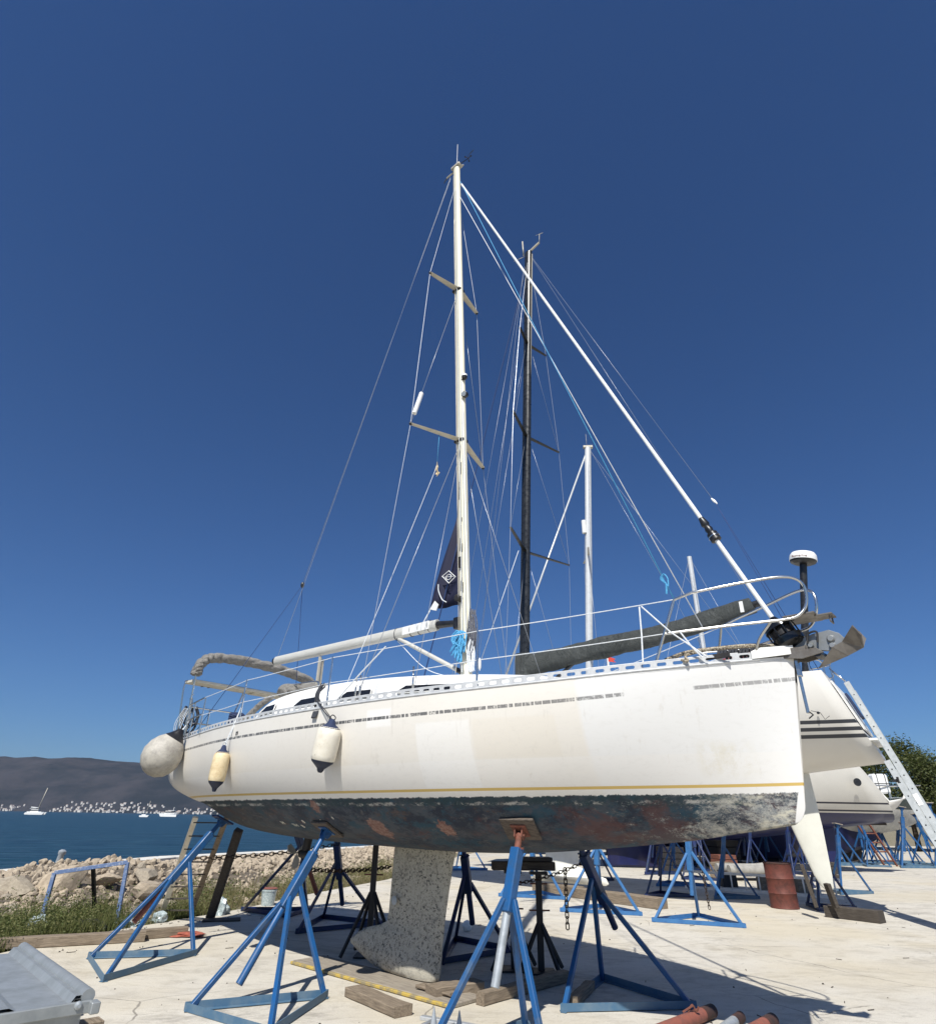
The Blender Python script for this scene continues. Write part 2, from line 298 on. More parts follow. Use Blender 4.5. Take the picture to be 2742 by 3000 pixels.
M['hull_grey'] = mat_hull2('grey hull', (.22, .22, .21), (.05, .05, .055), 1.5, (), (.01, .01, .01))
M['hull_green'] = mat_hull2('cream gelcoat with dark green topside', (.012, .03, .028), (.58, .55, .48), 2.35, (), (.01, .01, .01))

# ---------------------------------------------------------------- mesh helpers
def V(*a): return Vector(a[0]) if len(a) == 1 else Vector(a)
class MB:
    """collects shapes, then becomes one mesh object"""
    def __init__(s): s.v = []; s.f = []; s.mi = []; s.uv = {}; s.cur = 0; s.sm = []
    def add(s, vs, fs, smooth=False):
        o = len(s.v); s.v += [tuple(x) for x in vs]
        for f in fs: s.f.append([i + o for i in f]); s.mi.append(s.cur); s.sm.append(smooth)
        return s
    def box(s, c, d, rot=None, taper=0):
        x, y, z = d[0] / 2, d[1] / 2, d[2] / 2; t = 1 - taper
        vs = [V(-x, -y, -z), V(x, -y, -z), V(x, y, -z), V(-x, y, -z), V(-x * t, -y * t, z), V(x * t, -y * t, z), V(x * t, y * t, z), V(-x * t, y * t, z)]
        if rot is not None: vs = [rot @ v for v in vs]
        c = V(c); return s.add([v + c for v in vs], [(0, 3, 2, 1), (4, 5, 6, 7), (0, 1, 5, 4), (1, 2, 6, 5), (2, 3, 7, 6), (3, 0, 4, 7)])
    def bar(s, a, b, w=.05, h=None, up=(0, 0, 1), w2=None):
        a, b = V(a), V(b); h = h or w; w2 = w2 or w; d = (b - a).normalized(); u = V(up)
        x = d.cross(u); x = (d.cross(V(1, 0, 0)) if x.length < 1e-4 else x).normalized(); y = x.cross(d)
        q = [(-1, -1), (1, -1), (1, 1), (-1, 1)]
        vs = [a + x * w / 2 * i + y * h / 2 * j for i, j in q] + [b + x * w2 / 2 * i + y * (h * w2 / w) / 2 * j for i, j in q]
        return s.add(vs, [(0, 1, 2, 3), (7, 6, 5, 4), (0, 4, 5, 1), (1, 5, 6, 2), (2, 6, 7, 3), (3, 7, 4, 0)])
    def tube(s, pts, r=.01, seg=8, cap=True, sx=1.):
        pts = [V(p) for p in pts]; n = len(pts); rr = r if hasattr(r, '__len__') else [r] * n; vs = []; fs = []; ref = None
        for i, p in enumerate(pts):
            d = (pts[min(i + 1, n - 1)] - pts[max(i - 1, 0)]).normalized()
            if ref is None:
                ref = d.cross(V(0, 0, 1)) if abs(d.z) < .95 else d.cross(V(1, 0, 0))
            ref = (ref - d * ref.dot(d)).normalized(); y = d.cross(ref)
            for k in range(seg):
                a = 2 * math.pi * k / seg; vs.append(p + ref * math.cos(a) * rr[i] * sx + y * math.sin(a) * rr[i])
        for i in range(n - 1):
            for k in range(seg):
                a, b = i * seg + k, i * seg + (k + 1) % seg; fs.append((a, b, b + seg, a + seg))
        s.add(vs, fs, True)
        if cap: s.add(vs[:seg], [tuple(reversed(range(seg)))]); s.add(vs[-seg:], [tuple(range(seg))])
        return s
    def lathe(s, prof, c, axis=(0, 0, 1), seg=24, caps=True):
        ax = V(axis).normalized(); q = V(0, 0, 1).rotation_difference(ax); c = V(c); vs = []; fs = []; n = len(prof)
        for r, z in prof:
            for k in range(seg):
                a = 2 * math.pi * k / seg; vs.append(c + q @ V(r * math.cos(a), r * math.sin(a), z))
        for i in range(n - 1):
            for k in range(seg):
                a, b = i * seg + k, i * seg + (k + 1) % seg; fs.append((a, b, b + seg, a + seg))
        s.add(vs, fs, True)
        if caps:
            if prof[0][0] > 1e-5: s.add(vs[:seg], [tuple(reversed(range(seg)))])
            if prof[-1][0] > 1e-5: s.add(vs[-seg:], [tuple(range(seg))])
        return s
    def prism(s, poly, thick):
        """poly: list of 3D points in a plane, extruded along the normal by thick (centred)"""
        p = [V(x) for x in poly]; nrm = V(0, 0, 0)
        for i in range(len(p)): nrm += p[i].cross(p[(i + 1) % len(p)])
        nrm.normalize(); n = len(p); a = [x - nrm * thick / 2 for x in p]; b = [x + nrm * thick / 2 for x in p]
        return s.add(a + b, [tuple(reversed(range(n))), tuple(range(n, 2 * n))] + [(i, (i + 1) % n, n + (i + 1) % n, n + i) for i in range(n)])
    def grid(s, rows, smooth=True, close=False):
        n = len(rows[0]); vs = [p for r in rows for p in r]; fs = []
        for i in range(len(rows) - 1):
            for k in range(n - (0 if close else 1)):
                a, b = i * n + k, i * n + (k + 1) % n; fs.append((a, b, b + n, a + n))
        return s.add(vs, fs, smooth)
    def build(s, name, mats, parent=None, bevel=0, loc=None):
        me = bpy.data.meshes.new(name); me.from_pydata(s.v, [], s.f)
        for m in (mats if isinstance(mats, (list, tuple)) else [mats]): me.materials.append(M[m] if isinstance(m, str) else m)
        me.polygons.foreach_set('material_index', s.mi); me.polygons.foreach_set('use_smooth', s.sm)
        bm = bmesh.new(); bm.from_mesh(me)
        if any(s.sm): bmesh.ops.remove_doubles(bm, verts=bm.verts, dist=1e-5)
        bmesh.ops.recalc_face_normals(bm, faces=bm.faces)
        for e in bm.edges:
            if len(e.link_faces) == 2 and e.calc_face_angle(0) > R(40): e.smooth = False
        if bevel:
            es = [e for e in bm.edges if len(e.link_faces) == 2 and e.calc_face_angle(0) > R(40)]
            bmesh.ops.bevel(bm, geom=es, offset=bevel, segments=1, affect='EDGES', clamp_overlap=True)
        bm.to_mesh(me); bm.free()
        o = bpy.data.objects.new(name, me); COL.objects.link(o)
        if parent is not None: o.parent = parent
        if loc is not None: o.location = loc
        return o
def thing(name, label, cat, loc=(0, 0, 0), rz=0, group=None):
    o = bpy.data.objects.new(name, None); COL.objects.link(o); o.location = loc; o.rotation_euler = (0, 0, rz); o.empty_display_size = .2
    o['label'] = label; o['category'] = cat
    if group: o['group'] = group
    return o
def tag(o, label, cat, group=None, kind=None):
    if label: o['label'] = label
    if cat: o['category'] = cat
    if group: o['group'] = group
    if kind: o['kind'] = kind
    return o
def struct(o): o['kind'] = 'structure'; return o
KIDS = {}
def dup(root, loc=None, rot=None, scale=None, label=None):
    def kids(o):
        if o.name not in KIDS: KIDS[o.name] = list(o.children)
        return KIDS[o.name]
    r = root.copy(); COL.objects.link(r)
    if loc is not None: r.location = loc
    if rot is not None: r.rotation_euler = rot
    if scale is not None: r.scale = scale
    if label: r['label'] = label
    for ch in kids(root):
        c = ch.copy(); COL.objects.link(c); c.parent = r
        for g in kids(ch):
            d = g.copy(); COL.objects.link(d); d.parent = c
    return r
def smooth_pts(pts, n=8):
    """Catmull-Rom through the points"""
    p = [V(x) for x in pts]; p = [p[0] * 2 - p[1]] + p + [p[-1] * 2 - p[-2]]; out = []
    for i in range(1, len(p) - 2):
        for k in range(n):
            t = k / n; a, b, c, d = p[i - 1], p[i], p[i + 1], p[i + 2]
            out.append(.5 * ((2 * b) + (c - a) * t + (2 * a - 5 * b + 4 * c - d) * t * t + (3 * b - a - 3 * c + d) * t ** 3))
    out.append(p[-2]); return out
def interp(x, xs, ys):
    if x <= xs[0]: return ys[0]
    for i in range(len(xs) - 1):
        if x <= xs[i + 1]:
            # smooth (monotone-ish) cubic through neighbours
            x0, x1 = xs[i], xs[i + 1]; t = (x - x0) / (x1 - x0)
            m0 = ((ys[i + 1] - ys[i - 1]) / (xs[i + 1] - xs[i - 1])) if i > 0 else (ys[1] - ys[0]) / (x1 - x0)
            m1 = ((ys[i + 2] - ys[i]) / (xs[i + 2] - xs[i])) if i + 2 < len(xs) else (ys[i + 1] - ys[i]) / (x1 - x0)
            h = x1 - x0; return (2 * t ** 3 - 3 * t * t + 1) * ys[i] + (t ** 3 - 2 * t * t + t) * h * m0 + (-2 * t ** 3 + 3 * t * t) * ys[i + 1] + (t ** 3 - t * t) * h * m1
    return ys[-1]
def sag(a, b, d, n=12):
    a, b = V(a), V(b); return [a.lerp(b, i / n) - V(0, 0, 4 * d * (i / n) * (1 - i / n)) for i in range(n + 1)]

# ---------------------------------------------------------------- setting: ground, sea, far shore
def noise2(x, y, s=1.):
    from mathutils import noise
    return noise.noise(V(x * s, y * s, 3.7))
EDGE = [(-6.35, -30), (-6.2, 5), (-6.0, 9.3), (-5.75, 10.6), (-5.0, 12.35), (-4.3, 14.0), (-3.75, 16.2), (-2.2, 20.7), (-1.3, 25.4), (-.2, 33), (1.5, 41), (6, 47), (30, 60), (90, 70)]
QUAY = [(-13.6, -40), (-13.2, 10), (-13.07, 20), (-11.7, 27.5), (-8.4, 33.7), (-4.2, 42.4), (4, 56), (14, 75), (40, 120)]
m = MB()
for i in range(len(EDGE) - 1):
    a, b = EDGE[i], EDGE[i + 1]; n = 1
    m.add([(a[0], a[1], 0), (140, a[1], 0), (140, b[1], 0), (b[0], b[1], 0)], [(0, 1, 2, 3)])
struct(m.build('yard_concrete', 'concrete'))
m = MB()                                                # earth strip between slab and quay, a hand's width lower than the slab
rows = []
for j in range(121):
    y = -40 + j * 1.3
    xe = interp(y, [e[1] for e in EDGE], [e[0] for e in EDGE]); xq = interp(y, [e[1] for e in QUAY], [e[0] for e in QUAY])
    xe = max(xe, xq + 1)
    rows.append([(xq + (xe + .6 - xq) * k / 24, y, -.10 + (.10 * noise2(k * .9, y, .5) if 0 < k < 24 else 0) - (.02 if k == 24 else 0)) for k in range(25)])
m.grid(rows); struct(m.build('earth_strip', 'soil'))
m = MB(); m.add([(-6800, -1700, -1.3), (6800, -1700, -1.3), (6800, 5300, -1.3), (-6800, 5300, -1.3)], [(0, 1, 2, 3)]); struct(m.build('sea', 'water'))
m = MB(); m.box((80, 60, -3.2), (160, 260, 6)); struct(m.build('land_ground', 'soil'))
# land far edge beyond the yard: earth sheet just below the slab
m = MB(); m.add([(2, 45, -.06), (600, 45, -.06), (600, 900, -.06), (60, 900, -.06)], [(0, 1, 2, 3)]); struct(m.build('ground', 'soil'))
# low quay wall with pale coping
for i in range(len(QUAY) - 2):
    a, b = V(*QUAY[i], 0), V(*QUAY[i + 1], 0); d = (b - a).normalized(); nrm = V(-d.y, d.x, 0)
    w_ = thing('quay_wall', ['low quay wall stretch beside the galvanised tank', 'low quay wall behind the left of the rubble', 'low pale topped quay wall behind rubble pile', 'low pale topped quay wall seen under the yacht stern', 'low quay wall seen left of the mottled keel', 'far low quay wall running behind the bushes', 'farthest low quay wall stretch by the trees'][i], 'wall', tuple(a), math.atan2(d.y, d.x), 'low quay wall stretches')
    L = (b - a).length
    MB().box((L / 2, 0, -.65), (L, .5, 1.3)).build('wall_face', 'quay_side', w_)
    k = 0; x = 0
    while x < L:
        l = min(3.0, L - x); MB().box((x + l / 2, 0, .055), (l - .012, .95, .11)).build('coping_slab', 'quay_white', w_, .01); x += 3.0
# far hills
def ridge(x):
    px = 1371 + x / 3000 * 1763 * 1.12
    return x
HX = [-2600, -2135, -2050, -1980, -1860, -1700, -1560, -1430, -1300, -1100, -800, -300, 300, 900, 1300, 1500, 1700, 2000, 2600, 3600]
HZ = [250, 268, 268, 258, 238, 230, 238, 250, 236, 205, 160, 110, 85, 80, 78, 95, 110, 90, 80, 90]
HX = [x * 1.0 for x in HX]
def hill_h(x, t):
    sc = interp(max(min(x, 3600), -2600), HX, HZ)
    prof = (math.sin(min(t, 1) * math.pi / 2)) ** 1.25
    return sc * prof + 30 * noise2(x, t * 1400, .0022) * t + 26 * noise2(x * 1.0, t * 900, .006) * math.sin(min(t, 1) * math.pi) + 8 * noise2(x, t * 1200, .02) * min(t * 2, 1) - 1.6
def shore(x): return 2550 - 120 * math.sin(x / 900.) - .03 * (x + 1500)
m = MB(); rows = []
for j in range(46):
    t = j / 36.
    rows.append([(x, shore(x) + t * 900, hill_h(x, t) - (j == 0) * 3 if j <= 36 else hill_h(x, 1) - (t - 1) * 300) for x in [-5200 + i * 55 for i in range(190)]])
m.grid(rows); hills = struct(m.build('hills', 'hill'))
# hillside village: small gabled houses, each its own object
rnd = random.Random(4)
def house_mesh(k):
    m = MB(); w_, d_, h_ = [(9, 8, 6), (12, 8, 7), (8, 8, 9), (14, 9, 6)][k]
    m.box((0, 0, h_ / 2 - 2), (w_, d_, h_ + 4)); m.cur = 1
    z = h_; e = .6
    m.add([(-w_/2-e, -d_/2-e, z), (w_/2+e, -d_/2-e, z), (w_/2+e, d_/2+e, z), (-w_/2-e, d_/2+e, z), (-w_/2-e, 0, z + 2), (w_/2+e, 0, z + 2)], [(0, 1, 5, 4), (2, 3, 4, 5), (0, 4, 3), (1, 2, 5), (0, 3, 2, 1)])
    m.cur = 2
    for sx in (-1, 1):
        for zz in (1.8, h_ - 2): m.box((sx * w_ / 4, -d_ / 2 - .03, zz), (1.4, .1, 1.5))
    o = m.build('village_house', ['village_wall', 'village_roof', 'glass_dark']); return o
protos = [house_mesh(k) for k in range(4)]
HOUSES = []
for i in range(300):
    if rnd.random() < .16: x = rnd.uniform(-1790, -1560) - 230
    else: x = -1640 + 1080 * (rnd.random() ** 1.25)
    # village outline: tall at the left, thinning to the right
    tmax = .125 * max(0, 1 - (x + 1600) / 1250.) + .02 if x > -1640 else .09
    t = .01 + rnd.random() ** 1.5 * tmax
    HOUSES.append((x, t))
for i, (x, t) in enumerate(HOUSES):
    src = protos[i % 4]; o = src if i < 4 else src.copy()
    if i >= 4: COL.objects.link(o)
    o.location = (x, shore(x) + t * 900, hill_h(x, t) + .5); o.rotation_euler = (0, 0, rnd.uniform(-.7, .7)); sc = rnd.uniform(.4, .8); o.scale = (sc, sc, sc)
    tag(o, 'small pale house of the village on the far shore', 'house', 'houses of the far shore village')
def far_tree(n=20): pass

# ---------------------------------------------------------------- hull builder (local frame: x forward, y port, z up)
def hull(name, mats, parent, xs, B, ZS, ZB, A, C, ns=72, nu=26, stern=.3, stem=None, zref=None, wl0=None, deckdrop=.03):
    x0, x1 = xs[0], xs[-1]; rows = []; uvs = []
    def sec(x):
        b, zs, zb, a, c = (interp(x, xs, q) for q in (B, ZS, ZB, A, C)); return max(b, .012), zs, zb, a, c
    for i in range(ns + 1):
        t = i / ns; x = x0 + (x1 - x0) * (t if t < .85 else .85 + (t - .85))
        b, zs, zb, a, c = sec(x); row = []; uvr = []
        for side in (1, -1):
            us = range(nu + 1) if side == 1 else range(1, nu + 1)
            pts = []
            for k in us:
                u = k / nu; u = u * u * .35 + u * .65
                p = b * max(0, 1 - (1 - u) ** a) ** c; z = zb + (zs - zb) * u
                aft = max(0, 1 - (x - x0) / 1.6); fwd = max(0, 1 - (x1 - x) / 1.2)
                xx = x - (stern(z) if callable(stern) else stern * (zs - z)) * aft ** 1.5
                if stem: xx += stem(z) * fwd ** 1.6
                pts.append(((xx, side * p, z), (xx, zs - z), (xx, z - (wl0(xx) if wl0 else 0))))
            if side == 1: first = pts
            else: row = [q[0] for q in reversed(pts)] + [q[0] for q in first]; uvr = [(q[1], q[2]) for q in reversed(pts)] + [(q[1], q[2]) for q in first]
        rows.append(row); uvs.append(uvr)
    me = bpy.data.meshes.new(name); vs = [p for r in rows for p in r]; n = len(rows[0]); fs = []
    for i in range(ns):
        for k in range(n - 1): fs.append((i * n + k, i * n + k + 1, (i + 1) * n + k + 1, (i + 1) * n + k))
    fs.append(tuple(range(n)))                                     # transom
    me.from_pydata(vs, [], fs); me.polygons.foreach_set('use_smooth', [True] * (len(fs) - 1) + [False])
    flat = [q for r in uvs for q in r]
    for nm, ix in (('station', 0), ('waterline', 1)):
        l = me.uv_layers.new(name=nm)
        for lp in me.loops: l.data[lp.index].uv = flat[lp.vertex_index][ix]
    for mm in mats: me.materials.append(M[mm])
    o = bpy.data.objects.new(name, me); COL.objects.link(o); o.parent = parent
    bm = bmesh.new(); bm.from_mesh(me); bmesh.ops.recalc_face_normals(bm, faces=bm.faces); bm.to_mesh(me); bm.free()
    # deck
    d = MB(); dr = []
    for i in range(ns + 1):
        r = rows[i]; L_, R_ = V(r[0]), V(r[-1]); dr.append([L_.lerp(R_, k / 6) + V(0, 0, -deckdrop + .05 * (1 - (k / 3 - 1) ** 2) * min(1, abs(L_.y))) for k in range(7)])
    d.grid(dr); d.build('deck', 'deck_white', parent)
    return o, sec, rows

# ================================================================ the worn white yacht on stands (main boat)
O1 = (-.7, 8.6, 0); A1 = -R(42)
yacht = thing('sailing_yacht', 'worn white sailing yacht with patchy dark antifouling, nearest, propped on blue stands', 'sailing yacht', O1, A1)
XS = [-4.42, -3.5, -2.6, -1.5, 0, 1, 2, 3, 3.6, 4.2, 4.6, 4.88]
ZSY = [2.74, 2.755, 2.765, 2.77, 2.77, 2.775, 2.785, 2.82, 2.86, 2.91, 2.945, 2.975]
BY = [1.13, 1.30, 1.46, 1.58, 1.63, 1.58, 1.43, 1.12, .86, .52, .26, .035]
def wl1(s): return 1.868 + .0028 * max(s, 0) ** 2
def stem1(z):                       # stem profile: nearly plumb, rounded forefoot
    return -.14 * max(0, (2.97 - z) / .85) ** 1 * .9 - (.16 * max(0, (1.80 - z) / .20) ** 3)
def stern1(z): return interp(z, [1.70, 1.78, 1.84, 2.01, 2.2, 2.42, 2.75], [-.42, -.30, -.10, .28, .36, .14, 0])
hullo, sec1, rows1 = hull('hull', ['hull'], yacht, XS, BY, ZSY,
    [1.66, 1.47, 1.385, 1.335, 1.305, 1.30, 1.335, 1.42, 1.485, 1.555, 1.60, 1.64], [2.7, 2.8, 2.8, 2.8, 2.8, 2.7, 2.5, 2.05, 1.7, 1.35, 1.15, 1.0],
    [.52, .52, .51, .50, .49, .49, .51, .60, .68, .8, .85, .7], ns=110, nu=34, stern=stern1, stem=stem1, wl0=wl1)
def bs(s): return sec1(s)[0]
def zs(s): return sec1(s)[1]
# perforated toe rail both sides
for side in (-1, 1):
    m = MB(); s = -4.30; pitch = .122; cross = []
    def rp(s, h, o=0.0):
        return V(s, side * (bs(s) - .004 - o), zs(s) + h)
    N_ = int((4.62 + 4.30) / pitch)
    for i in range(N_):
        a, b = s + i * pitch, s + (i + 1) * pitch
        def pan(u0, u1, h0, h1):
            p = [rp(a + (b - a) * u0, h0), rp(a + (b - a) * u1, h0), rp(a + (b - a) * u1, h1), rp(a + (b - a) * u0, h1)]
            q = [rp(a + (b - a) * u0, h0, .006), rp(a + (b - a) * u1, h0, .006), rp(a + (b - a) * u1, h1, .006), rp(a + (b - a) * u0, h1, .006)]
            m.add(p + q, [(0, 1, 2, 3), (7, 6, 5, 4), (0, 4, 5, 1), (3, 2, 6, 7), (1, 5, 6, 2), (0, 3, 7, 4)])
        pan(0, 1, 0, .016); pan(0, 1, .047, .062); pan(0, .2, .016, .047); pan(.8, 1, .016, .047)
        for (u0, u1, h0, h1) in ((.2, .25, .016, .021), (.75, .8, .016, .021), (.2, .25, .042, .047), (.75, .8, .042, .047)): pan(u0, u1, h0, h1)
    m.tube([rp(-4.30 + i * .2, .066, .012) for i in range(int(8.92 / .2) + 1)], .0065, 6)
    m.tube([rp(-4.35 + i * .2, -.008, -.004) for i in range(int(9.2 / .2) + 1)], .010, 6)
    m.build('toe_rail', 'rail_alu', yacht)
# bow fitting plates at the rail ends
for side in (-1, 1):
    MB().prism([rp_ for rp_ in [V(4.60, side * .27, 2.945), V(4.90, side * .07, 2.985), V(4.90, side * .07, 3.06), V(4.66, side * .22, 3.045), V(4.60, side * .27, 3.01)]], .012).build('bow_plate', 'deck_white', yacht)
# coachroof
m = MB(); rows = []
CR = [(-2.55, .55, 2.80), (-2.45, .98, 3.02), (-2.0, 1.02, 3.20), (-1.0, 1.05, 3.235), (0, 1.04, 3.225), (1.0, .95, 3.165), (1.8, .80, 3.10), (2.4, .62, 3.04), (2.9, .38, 2.95), (3.1, .2, 2.87)]
for (s, p, z) in CR:
    base = zs(s) - .03; rows.append([(s, -p - .20, base)] + [(s, -p - .015, z - .045), (s, -p + .03, z - .01), (s, -p * .75, z + .02), (s, 0, z + .065), (s, p * .75, z + .02), (s, p - .03, z - .01), (s, p + .015, z - .045), (s, p + .20, base)])
m.grid(rows); m.add(rows[0], [tuple(range(9))]); coach = m.build('coachroof', 'deck_white', yacht)
md = coach.modifiers.new('sub', 'SUBSURF'); md.levels = 1; md.render_levels = 2
def crp(s, u):                        # point on the starboard coachroof side, u 0 base .. 1 top
    ss = [c[0] for c in CR]; p = interp(s, ss, [c[1] for c in CR]); z = interp(s, ss, [c[2] for c in CR]); b = zs(s) - .03
    return V(s, -(p + .20 - .185 * u) - .008, b + (z - .045 - b) * u)
for side in (1, -1):
    for (a, b, u0, u1) in ((-2.02, -1.64, .46, .70), (-1.12, -.64, .46, .67), (-.14, .42, .48, .68), (.84, 1.62, .50, .72)):
        pts = [crp(a + .02, u0), crp(b, u0), crp(b, u0 + .06), crp(b - .02, u1), crp(a + .11, u1), crp(a, u0 + .05)]
        pts = [V(p.x, p.y * side, p.z) for p in pts]
        f = MB().prism([p + V(0, 0, 0) for p in pts], .02).build('window', 'glass_dark', yacht)
        c = sum(pts, V(0, 0, 0)) / 6
        MB().tube([p + V(0, -side * .004, 0) for p in pts + pts[:1]], .007, 5).build('window_trim', 'deck_white', f)
# sprayhood (folded canvas) and hatch garage in front of the cockpit
m = MB(); pts = [(-1.75, -.99, 3.22), (-1.78, -.88, 3.31), (-1.66, -.4, 3.37), (-1.62, .2, 3.37), (-1.7, .8, 3.30), (-1.8, .98, 3.16)]
def bundle(mb, pts, r0, amp, nseg=40, k=18, seed=1, flat=1.):
    P = smooth_pts(pts, 20); rn = random.Random(seed); ph = [rn.uniform(0, 6.28) for _ in range(k)]; rows = []; n = len(P)
    ref = None
    for i, p in enumerate(P):
        d = (P[min(i + 1, n - 1)] - P[max(i - 1, 0)]).normalized()
        if ref is None: ref = d.cross(V(0, 0, 1)).normalized() if abs(d.z) < .9 else d.cross(V(1, 0, 0)).normalized()
        ref = (ref - d * ref.dot(d)).normalized(); y = d.cross(ref); row = []
        e = min(1, (i + 1) / 3, (n - i) / 3)
        for q in range(nseg):
            a = 2 * math.pi * q / nseg; r = r0 * (.8 + .2 * e)
            w1 = i / n * len(P) * .45
            fold = abs(math.sin(i * .23 + a * 1.0 + 1.3 * math.sin(i * .11 + ph[0]) + ph[1])) ** .5; fold2 = abs(math.sin(i * .41 - a * 2 + 1.7 * math.sin(i * .07 + ph[2]) + ph[3])) ** .6
            r *= 1 + amp * (fold * .9 + fold2 * .6 - .9 + .35 * math.sin(i * .06 + a + ph[4]))
            row.append(p + ref * math.cos(a) * r * flat + y * math.sin(a) * r)
        rows.append(row)
    mb.grid(rows, close=True); mb.add(rows[0], [tuple(range(nseg))]); mb.add(rows[-1], [tuple(range(nseg))])
bundle(m, pts, .075, .22, seed=3); m.build('sprayhood', 'canvas_grey', yacht)
m = MB(); bundle(m, [(-2.62, -1.10, 2.80), (-2.45, -1.08, 2.95), (-2.2, -1.05, 3.10), (-1.98, -1.0, 3.20)], .04, .25, seed=5); m.build('canvas_side', 'canvas_grey', yacht)
MB().tube(smooth_pts([(-1.9, -.85, 3.34), (-1.6, -.82, 3.37), (-1.2, -.8, 3.36), (-1.15, -.79, 3.30)]), .014, 8).build('hatch_frame', 'inox', yacht)
# bimini: folded grey canvas on a tube arch across the stern
arch = [(-4.1, -1.245, 3.75), (-4.1, -1.23, 3.90), (-4.1, -1.12, 4.04), (-4.1, -.85, 4.10), (-4.1, -.3, 4.13), (-4.1, .3, 4.12), (-4.1, .85, 4.05), (-4.1, 1.12, 3.93), (-4.1, 1.22, 3.80)]
m = MB(); bundle(m, arch, .108, .34, seed=8, flat=.7); bim = m.build('bimini_cover', 'canvas_grey', yacht)
m = MB()
for sd in (-1, 1):
    m.tube([(-4.1, sd * 1.245, 3.80), (-4.14, sd * 1.22, 3.30), (-4.16, sd * 1.20, 2.78)], .014, 8)
m.tube([(-4.1, -1.23, 3.42), (-4.1, -1.23, 3.44)], .022, 8); m.tube([(-4.12, -1.22, 3.06), (-4.12, -1.22, 3.10)], .022, 8)
m.build('bimini_frame', 'inox', yacht)
# stern arch carrying a flat cream panel
m = MB(); m.tube(smooth_pts([(-4.42, -1.20, 2.80), (-4.42, -1.24, 3.3), (-4.42, -1.26, 3.62), (-4.42, -1.18, 3.70), (-4.42, -.6, 3.73), (-4.42, .3, 3.73), (-4.42, 1.1, 3.68), (-4.42, 1.2, 3.55), (-4.42, 1.2, 2.8)]), .014, 8)
m.tube([(-4.38, -.15, 3.70), (-4.38, -.30, 3.2), (-4.38, -.42, 2.75)], .015, 8); m.tube([(-4.4, .9, 3.68), (-4.4, .9, 2.75)], .013, 8)
m.build('stern_arch', 'inox', yacht)
m = MB(); m.box((-4.34, .0, 3.675), (.32, 2.45, .045)); m.box((-4.34, .30, 3.645), (.24, .7, .02)); m.build('arch_panel', 'beige_panel', yacht, .006)
for q in (-.92, -.80): MB().tube([(-4.46, q, 3.66), (-4.50, q, 3.66)], .018, 10).build('panel_knob', 'black', yacht)
# pushpit
m = MB()
for h in (.52, .27):
    m.tube(smooth_pts([(-3.3, -1.38, zs(-3.3) + h), (-3.9, -1.26, zs(-4) + h), (-4.3, -1.14, zs(-4) + h), (-4.36, -.9, zs(-4) + h), (-4.36, -.3, zs(-4) + h)]), .0125, 8)
    m.tube(smooth_pts([(-3.3, 1.38, zs(-3.3) + h), (-3.9, 1.26, zs(-4) + h), (-4.3, 1.14, zs(-4) + h), (-4.36, .9, zs(-4) + h), (-4.36, .3, zs(-4) + h)]), .0125, 8)
for sd in (-1, 1):
    for (s, p) in ((-4.3, 1.12), (-4.36, .32), (-4.36, .75), (-3.9, 1.24), (-3.32, 1.36)): m.tube([(s, sd * p, 2.74), (s, sd * p, 3.27)], .0125, 8)
m.build('pushpit', 'inox', yacht)
m = MB(); m.tube([(-4.52, -1.02, 2.86), (-4.50, -1.02, 3.28), (-4.52, -1.05, 3.44)], .026, 8); m.build('flag_socket', 'inox', yacht)
# coils of dark line hung on the pushpit
m = MB(); rn = random.Random(5)
for i in range(9):
    x = -4.40 + rn.uniform(-.05, .05); y = -1.06 + rn.uniform(-.06, .06); h = rn.uniform(.30, .48); 
    m.tube(smooth_pts([(x, y - .05, 3.28), (x - .03, y - .09, 3.28 - h * .5), (x, y, 3.28 - h), (x + .03, y + .09, 3.28 - h * .5), (x, y + .04, 3.29)], 6), .011, 6)
m.build('rope_coil', 'rope_dark', yacht)
m = MB()
for i in range(5):
    y = -1.12 - .02 * i; m.tube(smooth_pts([(-4.35, y, 3.24), (-4.40 - .02 * i, y - .05, 2.95), (-4.47, -1.12, 2.70 - .02 * i)], 6), .006, 6)
m.build('fender_line', 'rope_white', yacht)
# covered winch
m = MB(); bundle(m, [(-2.62, -1.16, 2.76), (-2.62, -1.16, 2.84), (-2.62, -1.17, 2.93), (-2.60, -1.18, 3.0)], .105, .2, nseg=20, seed=2); m.build('winch_cover', 'canvas_navy', yacht)
m = MB(); m.box((-4.25, -.2, 2.80), (.3, 1.9, .05)); m.build('helm_seat', 'black', yacht, .01)
# lifelines, stanchions, pulpit
ST = [(-1.9, 1.50), (.2, 1.60), (2.28, 1.33), (3.80, .72)]
for i, (s, p) in enumerate(ST):
    for sd in (-1, 1):
        if i == 3 and sd < 0: continue
        MB().tube([(s, sd * (bs(s) - .045), zs(s)), (s, sd * (bs(s) - .055), zs(s) + .60)], .0115, 8).lathe([(.02, 0), (.02, .05)], (s, sd * (bs(s) - .045), zs(s) - .005), seg=10).build('stanchion', 'inox', yacht)
for sd in (-1, 1):
    for h, hb in ((.585, .60), (.285, .30)):
        pts = [(-3.3, sd * 1.38, zs(-3.3) + .52 * h / .585)] + [(s, sd * (bs(s) - .055), zs(s) + h) for (s, p) in ST[:3]] + [(4.10, sd * .58, 3.52) if hb > .5 else (3.98, sd * .63, 3.20)]
        P_ = []
        for a, b in zip(pts[:-1], pts[1:]): P_ += sag(a, b, .006, 6)
        MB().tube(P_, .0045, 6).build('lifeline', 'rope_white', yacht)
m = MB(); zt = 3.55
